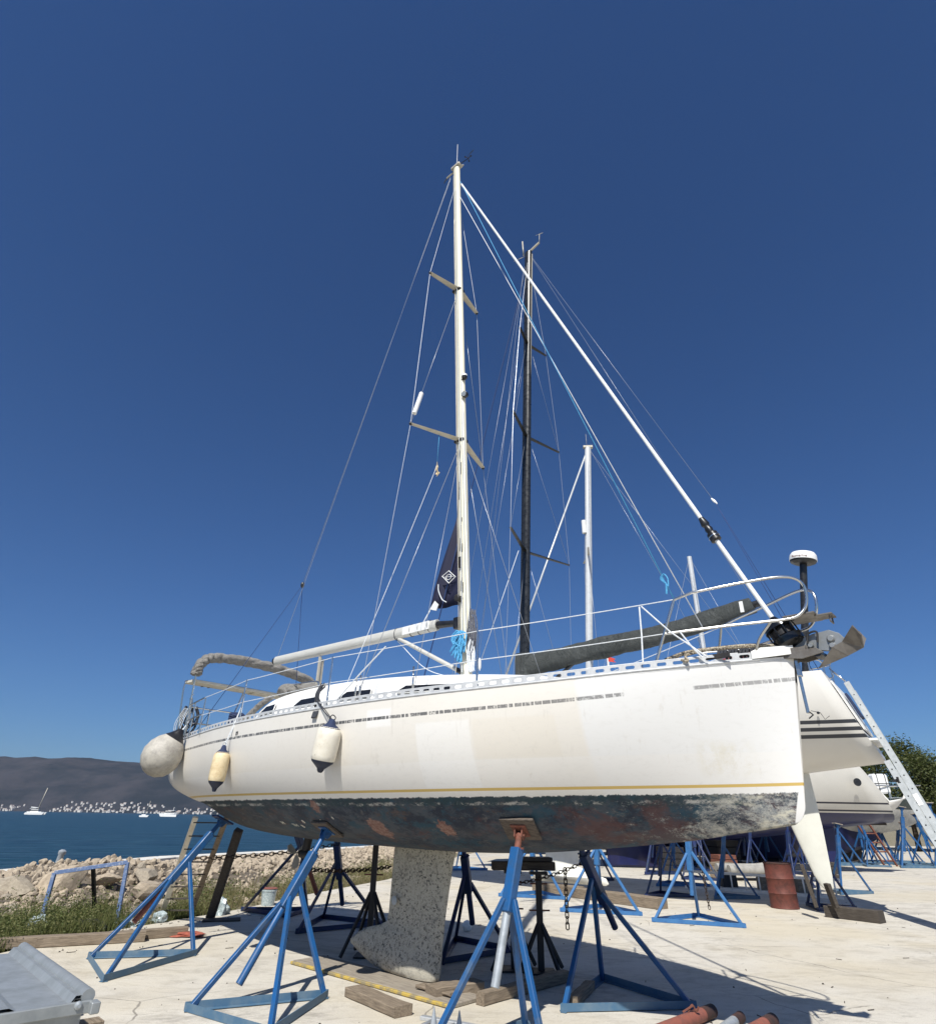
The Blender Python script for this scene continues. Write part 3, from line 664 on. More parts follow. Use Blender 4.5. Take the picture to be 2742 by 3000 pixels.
near = [(3.86, -.66, 2.90), (4.02, -.62, 3.30), (4.10, -.58, 3.52), (4.26, -.55, 3.56), (4.6, -.42, 3.60), (4.95, -.26, 3.635), (5.09, -.19, 3.60), (5.13, -.16, 3.50), (5.10, -.16, 3.36), (5.02, -.20, 3.27), (4.90, -.24, 3.25)]
for sd in (1, -1):
    q = [(x, y * sd, z) for x, y, z in near]; m.tube(smooth_pts(q[:3], 5) + smooth_pts(q[3:], 5), .0135, 10)
    m.tube([(4.90, sd * -.24, 3.25), (4.5, sd * -.42, 3.23), (3.98, sd * -.63, 3.20)], .0125, 8)
    m.tube(smooth_pts([(4.82, sd * -.28, 3.24), (4.68, sd * -.25, 3.10), (4.60, sd * -.22, 2.93)], 5), .0125, 8)
m.build('pulpit', 'inox', yacht)
m = MB(); m.box((5.02, 0, 3.30), (.26, .30, .018)); m.box((5.20, 0, 3.285), (.14, .16, .016)); m.box((5.24, -.05, 3.25), (.012, .012, .05)); m.box((5.24, .05, 3.25), (.012, .012, .05)); m.box((5.24, 0, 3.225), (.014, .11, .012))
m.build('pulpit_step', 'anchor', yacht, .004)
# rope lashings on the lifelines (white/blue)
for pts, nm in (([(3.80, -.70, 3.48), (3.80, -.72, 3.20), (3.79, -.74, 2.93)], 'lashing'), ([(3.82, -.70, 3.48), (4.05, -.64, 3.2), (4.30, -.52, 2.96)], 'lashing'), ([(4.12, -.60, 3.20), (4.2, -.57, 3.05), (4.26, -.53, 2.96)], 'lashing'),
                ([(1.1, -1.52, 3.36), (.78, -1.58, 3.1), (.45, -1.62, 2.84)], 'lashing')):
    MB().tube(pts, .0075, 6).build(nm, 'rope_white', yacht)
m = MB()
for i in range(7): m.tube(smooth_pts([(-.02 + .02 * i, -1.56, 3.03 + .02 * (i % 3)), (.0 + .02 * (i % 4), -1.61, 2.93), (.02 * i, -1.6, 2.80), (.05 + .01 * i, -1.66, 2.66)], 5), .010, 6)
m.build('lashing', 'rope_dark', yacht)
m = MB(); rn = random.Random(9)
m.tube(smooth_pts([(3.9, -.50, 2.99), (4.1, -.46, 3.04), (4.35, -.36, 3.06), (4.6, -.24, 3.07), (4.75, -.1, 3.07)], 10), .020, 8)
m.tube(smooth_pts([(4.05, -.56, 2.97), (4.15, -.60, 2.93), (4.12, -.55, 2.99), (4.2, -.5, 3.02)], 8), .012, 8)
m.build('mooring_rope', 'rope_mix', yacht)
m = MB()
for k in range(16):
    s = 4.30 + .030 * k; y_ = -.27 + .3 * (s - 4.3); m.tube(smooth_pts([(s, y_, 3.0), (s + .015, y_ + .05, 3.07 + .012 * (k % 3)), (s + .03, y_ + .14, 3.05), (s + .02, y_ + .2, 2.99)], 4), .013, 6)
m.build('anchor_chain_heap', 'rope_dark', yacht)
MB().tube([(4.0, .2, 3.05), (4.86, .08, 3.12)], .022, 8).build('boat_hook', 'rail_pink', yacht)
# mooring cleat in the bow rail
m = MB(); m.box((4.36, -.43, 2.975), (.22, .012, .045)); m.build('fairlead', 'steel_dark', yacht, .005)

# --- spars
def oval(mb, a, b, rx, ry, seg=20, fwd=(1, 0, 0), r2=1.):
    a, b = V(a), V(b); d = (b - a).normalized(); x = V(fwd); x = (x - d * x.dot(d)).normalized(); y = d.cross(x); n = 16; rows = []
    for i in range(n + 1):
        t = i / n; k = 1 + (r2 - 1) * t; rows.append([a.lerp(b, t) + x * math.cos(2 * math.pi * q / seg) * rx * k + y * math.sin(2 * math.pi * q / seg) * ry * k for q in range(seg)])
    mb.grid(rows, close=True); mb.add(rows[0], [tuple(range(seg))]); mb.add(rows[-1], [tuple(range(seg))])
MB0, MT0 = V(.97, 0, 3.20), V(.44, 0, 14.28)
def mp(z): return MB0.lerp(MT0, (z - MB0.z) / (MT0.z - MB0.z))
m = MB(); oval(m, MB0, MT0, .088, .060, r2=.93); mast = m.build('mast', 'mast_cream', yacht)
m = MB(); m.bar(mp(3.4) + V(-.090, 0, 0), mp(14.1) + V(-.085, 0, 0), .026, .020, up=(1, 0, 0)); m.build('luff_track', 'spreader', mast)
m = MB()
for k in range(14):                                                # paint loss on the lower mast
    z = random.Random(k).uniform(3.9, 6.6); a = mp(z) + V(-.02 + .02 * (k % 3), -.0605, 0); m.box(a, (.010, .003, random.Random(k + 50).uniform(.05, .22)))
m.build('paint_chips', 'black', mast)['kind'] = 'stuff'
m = MB(); m.box(mp(14.30) + V(0, 0, .03), (.24, .13, .07)); m.box(mp(14.2) + V(-.20, 0, .05), (.22, .03, .035)); m.box(mp(14.2) + V(.14, 0, .02), (.12, .03, .03)); m.build('mast_cap', 'spreader', mast, .01)
m = MB(); m.tube([mp(14.3) + V(0, 0, .05), mp(14.3) + V(.0, 0, .85)], .0035, 6); m.lathe([(.03, 0), (.03, .06), (.012, .08)], mp(14.3) + V(0, 0, .07), seg=10); m.build('aerial', 'white', mast)
m = MB(); a = mp(14.33) + V(.06, 0, .03); b = a + V(.30, -.02, -.10); m.tube([a, b], .009, 6)
for q in range(3): m.tube([b, b + V(.07 * math.cos(q * 2.1), .07 * math.sin(q * 2.1), .01)], .007, 5); 
for q in range(3): m.lathe([(0, -.02), (.02, 0), (0, .02)], b + V(.07 * math.cos(q * 2.1), .07 * math.sin(q * 2.1), .01), seg=8)
m.tube([b, b + V(0, 0, .1)], .006, 5); m.prism([b + V(.02, 0, .10), b + V(.14, 0, .12), b + V(.14, 0, .16), b + V(.03, 0, .13)], .004)
c = mp(14.25) + V(-.12, 0, 0); m.tube([c, c + V(-.25, .02, -.02)], .006, 5); m.tube([c + V(-.28, .02, -.06), c + V(-.22, .02, .03)], .010, 5); m.build('wind_vane', 'black', mast)
SPR = [(7.04, .86, .50, None), (10.48, .65, .50, None)]
tips = {}
for i, (z, half, s_, _) in enumerate(SPR):
    r = mp(z)
    for sd in (-1, 1):
        tip = V(s_, sd * half, z + .0); tips[(i, sd)] = tip
        m = MB(); q = [(-1, 0), (-.5, .6), (.6, .6), (1, 0), (.6, -.6), (-.5, -.6)]; rows = []
        for t in (0, 1):
            c = r.lerp(tip, .04 + .96 * t); k = .065 - .027 * t; rows.append([c + V(a * k, 0, b * .022 * (1 - .3 * t)) for a, b in q])
        m.grid(rows, False, True); m.add(rows[0], [(0, 1, 2, 3, 4, 5)]); m.add(rows[1], [(0, 1, 2, 3, 4, 5)])
        sp = m.build('spreader', 'spreader', mast)
        MB().lathe([(.012, -.03), (.024, -.015), (.024, .015), (.012, .03)], tip, seg=8).build('spreader_tip', 'black', sp)
    MB().box(r + V(-.02, 0, -.01), (.19, .15, .05)).build('spreader_bracket', 'black', mast, .01)
m = MB(); c = mp(8.30) + V(.11, -.03, 0); m.lathe([(.02, -.05), (.045, -.04), (.05, .0)], c, seg=12); m.box(c + V(-.04, 0, -.05), (.08, .03, .02)); m.build('steaming_light', 'black', mast)
MB().lathe([(.05, 0), (.048, .035), (.02, .05)], c, seg=12).build('lamp_lens', 'white', mast)
c = mp(7.90) + V(.12, -.04, 0); MB().lathe([(.03, -.05), (.052, -.03), (.052, .03), (.04, .04)], c, (.2, -.9, -.3), seg=14).build('deck_light', 'black', mast)
MB().lathe([(.040, 0), (.040, .006)], c + V(.008, -.037, -.012), (.2, -.9, -.3), seg=14).build('lamp_glass', 'galv', mast)
# boom and vang
b0, b1 = V(.62, 0, 4.06), V(-3.72, 0, 4.16)
m = MB(); oval(m, V(.40, 0, 4.085), b1, .085, .058, seg=12, fwd=(0, 0, 1)); boom = m.build('boom', 'boom_grey', yacht)
MB().lathe([(.066, 0), (.066, .04), (.05, .05)], b1, (b1 - b0), seg=12).build('boom_end', 'black', boom)
m = MB(); m.box(V(.0, -.052, 4.10), (.55, .016, .12)); m.build('white_label_tape', 'white', boom, .003)
for q in (.25, .05, -.12, -.45): MB().tube([V(q, 0, 4.095) + V(0, .063 * math.cos(a), .09 * math.sin(a)) for a in [k * math.pi / 8 for k in range(17)]], .005, 5).build('tie', 'rope_dark', boom)
m = MB(); m.tube([(.40, 0, 4.085), (.62, 0, 4.06), (.86, 0, 4.03)], [.055, .045, .05], 10); m.box((.80, 0, 4.03), (.10, .12, .16)); m.build('gooseneck', 'black', boom, .01)
m = MB(); m.tube([(.88, 0, 3.36), (-.40, 0, 4.02)], .030, 12); vang = m.build('boom_vang', 'boom_grey', yacht)
m = MB(); m.tube([(-.40, 0, 4.02), (-.50, 0, 4.07)], .026, 8); m.tube([(.80, 0, 3.40), (.93, 0, 3.33)], .034, 8); m.build('vang_end', 'black', vang)
MB().tube(smooth_pts([(-.45, .02, 4.0), (.1, .03, 3.55), (.55, .02, 3.36), (.9, 0, 3.30)]), .006, 5).build('vang_line', 'rope_white', vang)
m = MB(); m.box((-2.35, 0, 3.80), (.05, .03, .48)); m.box((-2.35, .06, 3.78), (.03, .03, .45)); m.build('mainsheet_tackle', 'spreader', boom); 
# standing and running rigging; every wire its own part
def wire(name, pts, mat='wire', r=.0038, par=None): return MB().tube(pts, r, 6).build(name, mat, par or yacht)
mh = mp(14.1)
def cp(s, sd=-1, dz=0): return V(s, sd * (bs(s) - .16), zs(s) + dz)
for sd in (-1, 1):
    wire('shroud', [mp(13.55) + V(-.03, sd * .05, 0), tips[(1, sd)], tips[(0, sd)], cp(.62, sd, .02)])
    wire('shroud', [mp(10.35) + V(0, sd * .05, 0), tips[(0, sd)]])
    wire('shroud', [mp(6.95) + V(0, sd * .05, 0), cp(.55, sd, .02)])
    wire('shroud', [mp(6.95) + V(.02, sd * .05, 0), cp(1.42, sd, .02)])
    for s in (.62, .55, 1.42): MB().tube([cp(s, sd, 0), cp(s, sd, .34)], .010, 8).build('turnbuckle', 'inox', yacht)
a, b = mp(10.35) + V(0, -.05, 0), tips[(0, -1)]
MB().tube([a.lerp(b, .80), a.lerp(b, .935)], .036, 12).build('radar_reflector', 'white', yacht)
bk = V(-3.22, 0, 5.52)
wire('backstay', [mp(14.15) + V(-.20, .02, 0), bk]); wire('backstay', [bk, (-4.35, -1.0, 2.75)], 'line_navy', .005); wire('backstay', [bk, (-4.35, 1.0, 2.75)], 'line_navy', .005)
m = MB(); m.lathe([(.02, -.05), (.035, -.02), (.035, .02), (.02, .05)], bk, seg=10); m.build('backstay_block', 'black', yacht)
wire('topping_lift', [mp(14.1) + V(-.16, -.03, 0), bk.lerp(b1, .02) + V(.05, 0, 0), b1 + V(.02, 0, .06)])
tack, hd = V(4.83, 0, 3.20), V(.60, 0, 13.60)
f_ = tack - hd
MB().tube([hd, hd + f_ * .875], .022, 12).build('forestay_foil', 'white', yacht)
MB().tube([hd + f_ * .885, hd + f_ * .985], .022, 12).build('forestay_foil', 'white', yacht)
m = MB(); c = hd + f_ * .882; m.lathe([(.03, -.20), (.055, -.19), (.055, -.10), (.032, -.09), (.042, -.04), (.03, 0), (.045, .03), (.028, .12)], c, -f_, seg=14); m.build('furler_swivel', 'black', yacht)
MB().lathe([(.060, -.150), (.060, -.140)], c, -f_, seg=14).build('swivel_ring', 'inox', yacht)
m = MB(); c = tack; ax = -f_
m.lathe([(.03, -.16), (.10, -.15), (.135, -.12), (.14, -.06), (.10, -.055), (.10, .03), (.14, .035), (.135, .07), (.06, .09), (.03, .16)], c, ax, seg=24)
for q in range(10):
    u = V(ax).normalized(); x = u.orthogonal().normalized(); y = u.cross(x); d = x * math.cos(q * .628) + y * math.sin(q * .628); m.bar(c + d * .125 - u * .06, c + d * .125 + u * .04, .02, .012)
m.build('furling_drum', 'black_gloss', yacht)
MB().lathe([(.098, -.05), (.108, -.04), (.108, .02), (.098, .03)], c, ax, seg=24).build('furling_line_turns', 'steel_dark', yacht)
wire('halyard', [mp(13.75) + V(.09, 0, 0), V(4.10, -.58, 3.53)], 'rope_blue', .0055)
m = MB(); a = V(4.10, -.58, 3.53).lerp(mp(13.75) + V(.09, 0, 0), .016)
for i in range(3): m.tube(smooth_pts([a, a + V(-.03 - .01 * i, 0, .06), a + V(-.01, -.01, .10), a + V(.02, 0, .05), a + V(.015, 0, -.03), a], 5), .007, 6)
m.tube([a, a + V(-.01, 0, -.10)], .010, 6)
m.build('halyard_knot', 'rope_blue', yacht)
wire('halyard', [mp(13.2) + V(.09, -.01, 0), V(4.22, -.30, 3.30)], 'rope_white', .0055)
t0 = mp(7.06).lerp(tips[(0, -1)], .45)
wire('signal_halyard', [t0, t0 + V(.0, -.02, -.55)], 'rope_blue', .004); 
wire('signal_halyard', sag(t0 + V(0, -.02, -.62), cp(.25, -1, .02), .03), 'rope_white', .004)
m = MB(); rn = random.Random(3); p = t0 + V(0, -.02, -.5)
for i in range(6): m.prism([p + V(0, 0, -.04 * i), p + V(rn.uniform(-.05, .05), .02, -.04 * i - .05), p + V(rn.uniform(-.03, .06), -.02, -.04 * i - .12), p + V(.0, .01, -.04 * i - .1)], .004)
m.build('torn_flag', 'fender_yellow', yacht)
for dx, dy, z1 in ((-.03, -.075, 12.5), (.02, -.08, 13.5), (.06, -.07, 9.0), (.09, -.05, 7.6)):
    wire('halyard', [mp(z1) + V(dx, dy, 0), mp(3.7) + V(dx * 1.4, dy * 1.25, 0), mp(3.32) + V(dx * 2.4, dy * 1.8, 0)], 'rope_white' if dx > 0 else 'spreader', .0045)
# rope work at the mast foot
m = MB(); rn = random.Random(12)
for i in range(16):
    c = mp(3.85) + V(.02 + rn.uniform(-.05, .05), -.13 + rn.uniform(-.03, .03), rn.uniform(-.02, .05)); h = rn.uniform(.20, .42)
    m.tube(smooth_pts([c, c + V(-.07 - .02 * rn.random(), -.02, -h * .3), c + V(-.02, .0, -h * .5), c + V(rn.uniform(-.10, .10), -.02, -h), c + V(.06, -.02, -h * .5), c + V(.05, 0, -h * .15), c], 5), .010, 6)
m.build('halyard_bundle', 'rope_blue', yacht)
m = MB()
for i in range(18):
    c = mp(4.05) + V(.13 + rn.uniform(-.03, .04), -.03 + rn.uniform(-.05, .05), rn.uniform(-.15, .15)); h = rn.uniform(.25, .5)
    m.tube(smooth_pts([c, c + V(-.03, .0, -h * .5), c + V(.0, .0, -h), c + V(.05, 0, -h * .5), c], 5), .009, 6)
m.build('halyard_bundle', 'rope_grey', yacht)
m = MB()
for i in range(6):
    c = mp(3.75) + V(.14 + rn.uniform(-.03, .04), -.06, 0); m.tube(smooth_pts([c, c + V(-.02, -.02, -.2), c + V(.02, 0, -.42), c + V(.05, 0, -.2), c], 5), .009, 6)
m.build('halyard_bundle', 'rope_white', yacht)
m = MB(); m.lathe([(.035, -.06), (.065, -.05), (.045, 0), (.06, .05), (.04, .07)], mp(3.9) + V(-.02, .10, .1), (0, 1, 0), seg=14); m.build('mast_winch', 'steel_dark', yacht)
m = MB(); m.lathe([(.035, -.06), (.05, -.05), (.04, 0), (.05, .05)], mp(4.0) + V(-.05, -.09, .35), (0, 1, 0), seg=14); m.build('mast_winch', 'steel_dark', yacht)
MB().box(mp(4.9) + V(-.02, -.07, 0), (.04, .03, .16)).build('rope_clutch', 'steel_dark', yacht)
# --- keel, rudder blade stub, saildrive
KP = [(.84, 1.36), (.70, .50), (.66, .28), (.62, .10), (.50, .035), (.05, .045), (-.45, .10), (-.86, .235), (-.93, .26), (-.86, .30), (-.62, .44), (-.38, .47), (-.27, .50), (-.24, .62), (-.22, 1.0), (-.20, 1.42)]
def foil_rows(poly_fn, zs_, n=26):
    rows = []
    for z, a, b, th in zs_:
        row = []
        for k in range(n):
            t = k / n * 2 * math.pi; u = .5 + .5 * math.cos(t); x = b + (a - b) * u
            y = th * math.sin(t) * (.45 + .75 * u) * (1 if u < .9 else 1); row.append((x, y, z))
        rows.append(row)
    return rows
zl = [(.035, .585, -.20, .085), (.05, .615, -.38, .125), (.09, .635, -.55, .145), (.16, .645, -.74, .150), (.235, .655, -.92, .135), (.27, .665, -.93, .12), (.36, .67, -.78, .10), (.43, .68, -.60, .085), (.47, .685, -.40, .075), (.52, .69, -.27, .068), (.62, .70, -.245, .062), (.9, .75, -.23, .066), (1.15, .80, -.22, .075), (1.42, .86, -.20, .10)]
m = MB(); R_ = foil_rows(None, zl); m.grid(R_, close=True); m.add(R_[0], [tuple(range(26))]); m.build('keel', 'keel', yacht)
m = MB(); m.lathe([(.045, 0), (.048, .004), (.028, .006)], (-.08, -.071, .75), (0, -1, 0), seg=14); m.build('keel_anode', 'galv', yacht)
m = MB(); m.tube([(-2.05, 0, 1.45), (-2.10, 0, 1.20)], .06, 10); m.lathe([(.0, -.14), (.05, -.10), (.065, 0), (.05, .12), (.0, .16)], (-2.12, 0, 1.15), (1, 0, 0), seg=12); m.build('saildrive_leg', 'steel_dark', yacht)
for q in range(3):
    a = q * 2.09 + .5; m = MB(); c = V(-2.32, 0, 1.15); d = V(0, math.cos(a), math.sin(a)); t_ = V(.3, -math.sin(a), math.cos(a)).normalized()
    m.prism([c, c + d * .07 + t_ * .05, c + d * .16 + t_ * .06, c + d * .20, c + d * .16 - t_ * .05, c + d * .06 - t_ * .03], .012); m.build('propeller_blade', 'concrete_grey', yacht)
# stem furniture: fitting strap and bare line
m = MB(); m.box((4.885, 0, 2.72), (.022, .03, .46)); m.box((4.89, 0, 2.88), (.03, .07, .16)); m.build('stem_strap', 'inox', yacht, .004)
m = MB(); m.tube([(4.90, -.01, 2.50), (4.93, -.04, 2.47), (4.90, -.07, 2.44)], .006, 5); m.tube([(4.91, 0, 2.51), (4.96, .08, 2.50), (4.99, .06, 2.44), (5.02, .10, 2.47)], .0025, 5); m.build('wire_tails', 'steel_dark', yacht)
m = MB(); m.prism([(4.55, -.10, 3.01), (4.55, .10, 3.01), (5.0, .085, 3.01), (5.0, -.085, 3.01)], .05); m.prism([(4.62, -.085, 2.98), (5.08, -.085, 3.01), (5.14, -.085, 2.96), (4.96, -.085, 2.93)], .01); m.prism([(4.62, .085, 2.98), (5.08, .085, 3.01), (5.14, .085, 2.96), (4.96, .085, 2.93)], .01)
m.build('bow_roller', 'anchor', yacht, .003); MB().tube([(5.08, -.08, 2.965), (5.08, .08, 2.965)], .035, 12).build('roller_wheel', 'black', yacht)
# hull writing: two figures near the stern quarter
def text_mesh(s, size, depth=.001):
    c = bpy.data.curves.new('t', 'FONT'); c.body = s; c.size = size; c.extrude = depth; o = bpy.data.objects.new('t', c); COL.objects.link(o)
    dg = bpy.context.evaluated_depsgraph_get(); me = bpy.data.meshes.new_from_object(o.evaluated_get(dg)); bpy.data.objects.remove(o); return me
def hull_pt(s, z):                     # starboard topside point and outward normal
    b, zz, zb, a, c = sec1(s); u = min(.96, max(0, (z - zb) / (zz - zb))); p = b * (1 - (1 - u) ** a) ** c
    u2 = u + .02; p2 = b * (1 - (1 - u2) ** a) ** c; b3 = sec1(s + .05); p3 = b3[0] * (1 - (1 - u) ** b3[3]) ** b3[4]
    t1 = V(.05, -(p3 - p), 0); t2 = V(0, -(p2 - p), .02 * (zz - zb)); nr = t1.cross(t2).normalized(); nr = nr if nr.y < 0 else -nr
    return V(s, -p, z), nr, t1.normalized()
def stick(me, name, s, z, mat, par=yacht, off=.004):
    p, nr, t = hull_pt(s, z); up = nr.cross(t) if nr.cross(t).z > 0 else t.cross(nr)
    o = bpy.data.objects.new(name, me); COL.objects.link(o); me.materials.clear(); me.materials.append(M[mat]); o.parent = par
    o.matrix_local = Matrix.Translation(p + nr * off) @ Matrix((t, up, nr)).transposed().to_4x4(); return o
stick(text_mesh('09', .075), 'draft_mark', -1.83, 2.60, 'black')
for (s_, z_, tx, sz) in ((-1.28, 1.55, 'H', .10), (-1.05, 1.53, 'TH', .09), (-.86, 1.52, 'B', .09), (-.72, 1.57, '8', .09), (-.50, 1.56, 'o', .08), (-.30, 1.60, '-', .09), (-.02, 1.62, '0', .06)):
    stick(text_mesh(tx, sz), 'chalk_mark', s_, z_, 'fender_white', off=.006)

# ================================================================ things hung on the yacht
bpy.context.view_layer.update()
def W1(s, y, z): return Matrix.Translation(O1) @ Matrix.Rotation(A1, 4, 'Z') @ V(s, y, z)
def D1(v): return Matrix.Rotation(A1, 3, 'Z') @ V(v)
def fender(label, s, z0, z1, r, mat, lean, rope_to, knot='rope_white', dark_top='canvas_navy'):
    """sausage fender between heights z0 (bottom) and z1 (top) against the topside at station s"""
    top = V(s, -(abs(hull_pt(s, z1)[0].y) + r * .75), z1); bot = V(s + lean[0], -max(abs(hull_pt(s + lean[0], max(z0, 1.9))[0].y) + r * 1.02, abs(top.y)) - lean[1], z0)
    L_ = (top - bot).length
    th = thing('fender', label, 'fender', W1(*top), 0, 'fenders hung on the nearest yacht'); ax = D1((bot - top).normalized()); O = V(0, 0, 0)
    c = .17 * L_
    MB().lathe([(r * .42, c * .55), (r * .75, c * .8), (r * .97, c * 1.25), (r, c * 1.8), (r * 1.02, L_ * .5), (r, L_ - c * 1.8), (r * .97, L_ - c * 1.3), (r * .80, L_ - c * 1.0)], O, ax, 28, False).build('fender_body', mat, th)
    MB().lathe([(.018, -.02), (r * .28, 0), (r * .36, c * .4), (r * .80, c * .86), (r * .80, c * .95)], O, ax, 24).build('fender_end', dark_top, th)
    MB().lathe([(r * .92, L_ - c * 1.18), (r * .86, L_ - c * .95), (r * .55, L_ - c * .55), (r * .30, L_ - c * .22), (r * .26, L_), (.02, L_ + .02)], O, ax, 24).build('fender_end', 'fender_tip', th)
    e = D1(V(*rope_to) - top); m = MB(); 
    m.tube([V(0, 0, 0), e * .5 + V(0, 0, -.01), e], .006, 6); m.tube([V(.01, .01, 0), e * .5 + V(.015, 0, 0), e], .005, 6)
    m.tube(smooth_pts([V(0, 0, -.02), V(.035, 0, .03), V(0, -.01, .06), V(-.03, 0, .02), V(0, 0, -.02)], 5), .006, 6); m.build('fender_rope', knot, th)
    return th
fender('yellowed small fender hung on the topside near the stern', -1.978, 1.928, 2.463, .108, 'fender_yellow', (-.03, .01), (-1.9, -1.50, 3.0))
fender('large whitish fender hung on the topside below the cabin windows', 0.523, 2.081, 2.585, .135, 'fender_white', (-.10, .01), (.06, -1.63, 2.86), 'rope_dark')
# round buoy at the transom corner
c = W1(-4.111, -1.500, 2.446)
th = thing('buoy', 'big round grimy buoy hung over the stern corner', 'buoy', c)
ax = D1(V(.30, .42, 1).normalized()); r = .30
MB().lathe([(0, -r * 1.03), (r * .35, -r * .97), (r * .68, -r * .76), (r * .90, -r * .44), (r, -.02), (r * .985, .02), (r * .94, r * .38), (r * .76, r * .74), (r * .50, r * 1.02), (r * .40, r * 1.12)], V(0, 0, 0), ax, 36).build('buoy_body', 'fender_ball', th)
MB().lathe([(r * 1.0, -.012), (r * 1.006, 0), (r * 1.0, .008)], V(0, 0, 0), ax, 36, False).build('buoy_seam', 'fender_ball', th)
MB().lathe([(r * .55, r * .98), (r * .42, r * 1.12), (r * .26, r * 1.32), (r * .16, r * 1.5), (.02, r * 1.55)], V(0, 0, 0), ax, 24).build('buoy_neck', 'black', th)
q = ax * r * 1.5; e = W1(-4.38, -1.10, 2.95) - c
m = MB(); m.tube([q, e], .008, 6); m.tube([q + V(.02, 0, 0), e + V(.04, 0, .1)], .008, 6); m.build('buoy_rope', 'rope_white', th)
# plough anchor in the bow roller
a0 = W1(4.86, 0, 3.0)
anc = thing('anchor', 'galvanised plough anchor hanging in the bow roller', 'anchor', a0)
def AL(s, y, z): return D1(V(s - 4.86, y, z - 3.0))
m = MB(); m.prism([AL(4.60, 0, 2.97), AL(4.70, 0, 3.03), AL(4.91, 0, 3.10), AL(5.06, 0, 3.145), AL(5.20, 0, 3.16), AL(5.27, 0, 3.12), AL(5.31, 0, 3.06), AL(5.24, 0, 2.97), AL(5.19, 0, 2.975), AL(5.07, 0, 3.00), AL(4.9, 0, 3.0)], .030); m.build('shank', 'anchor_light', anc, .004)
m = MB(); m.prism([AL(4.72, -.035, 2.955), AL(4.72, -.035, 3.0), AL(5.06, -.035, 3.065), AL(5.06, -.035, 3.01), AL(4.95, -.035, 2.975)], .02); m.build('shank_rail', 'anchor', anc, .004)
m = MB(); m.lathe([(.022, -.022), (.026, .0), (.018, .022)], AL(5.04, -.045, 3.04), D1((0, -1, 0)), 10); m.lathe([(.024, -.024), (.03, .0), (.02, .024)], AL(5.20, -.02, 3.02), D1((0, -1, 0)), 10); m.lathe([(.03, -.015), (.034, .0), (.022, .02)], AL(5.20, -.02, 3.08), D1((0, -1, 0)), 10); m.build('bolt', 'anchor_light', anc)
m = MB(); m.tube(smooth_pts([AL(5.02, -.05, 3.06), AL(5.04, -.05, 3.14), AL(5.11, -.05, 3.15), AL(5.10, -.05, 3.06)], 5), .009, 6); m.build('shackle', 'steel_dark', anc)
for sd in (-1, 1):                                       # the two plough blades
    tip = V(5.05, 0, 2.853); k1 = V(5.29, 0, 2.925); k2 = V(5.42, 0, 2.975); top = V(5.40, sd * .12, 3.14); mid_ = V(5.20, sd * .05, 3.0); rt = V(5.28, sd * .03, 3.04); o2 = V(5.44, sd * .09, 3.06)
    m = MB()
    for poly in ([tip, k1, mid_], [mid_, k1, rt], [rt, k1, k2], [rt, k2, top], [k2, o2, top]): m.prism([AL(*p) for p in poly], .012)
    m.build('fluke', 'anchor', anc)
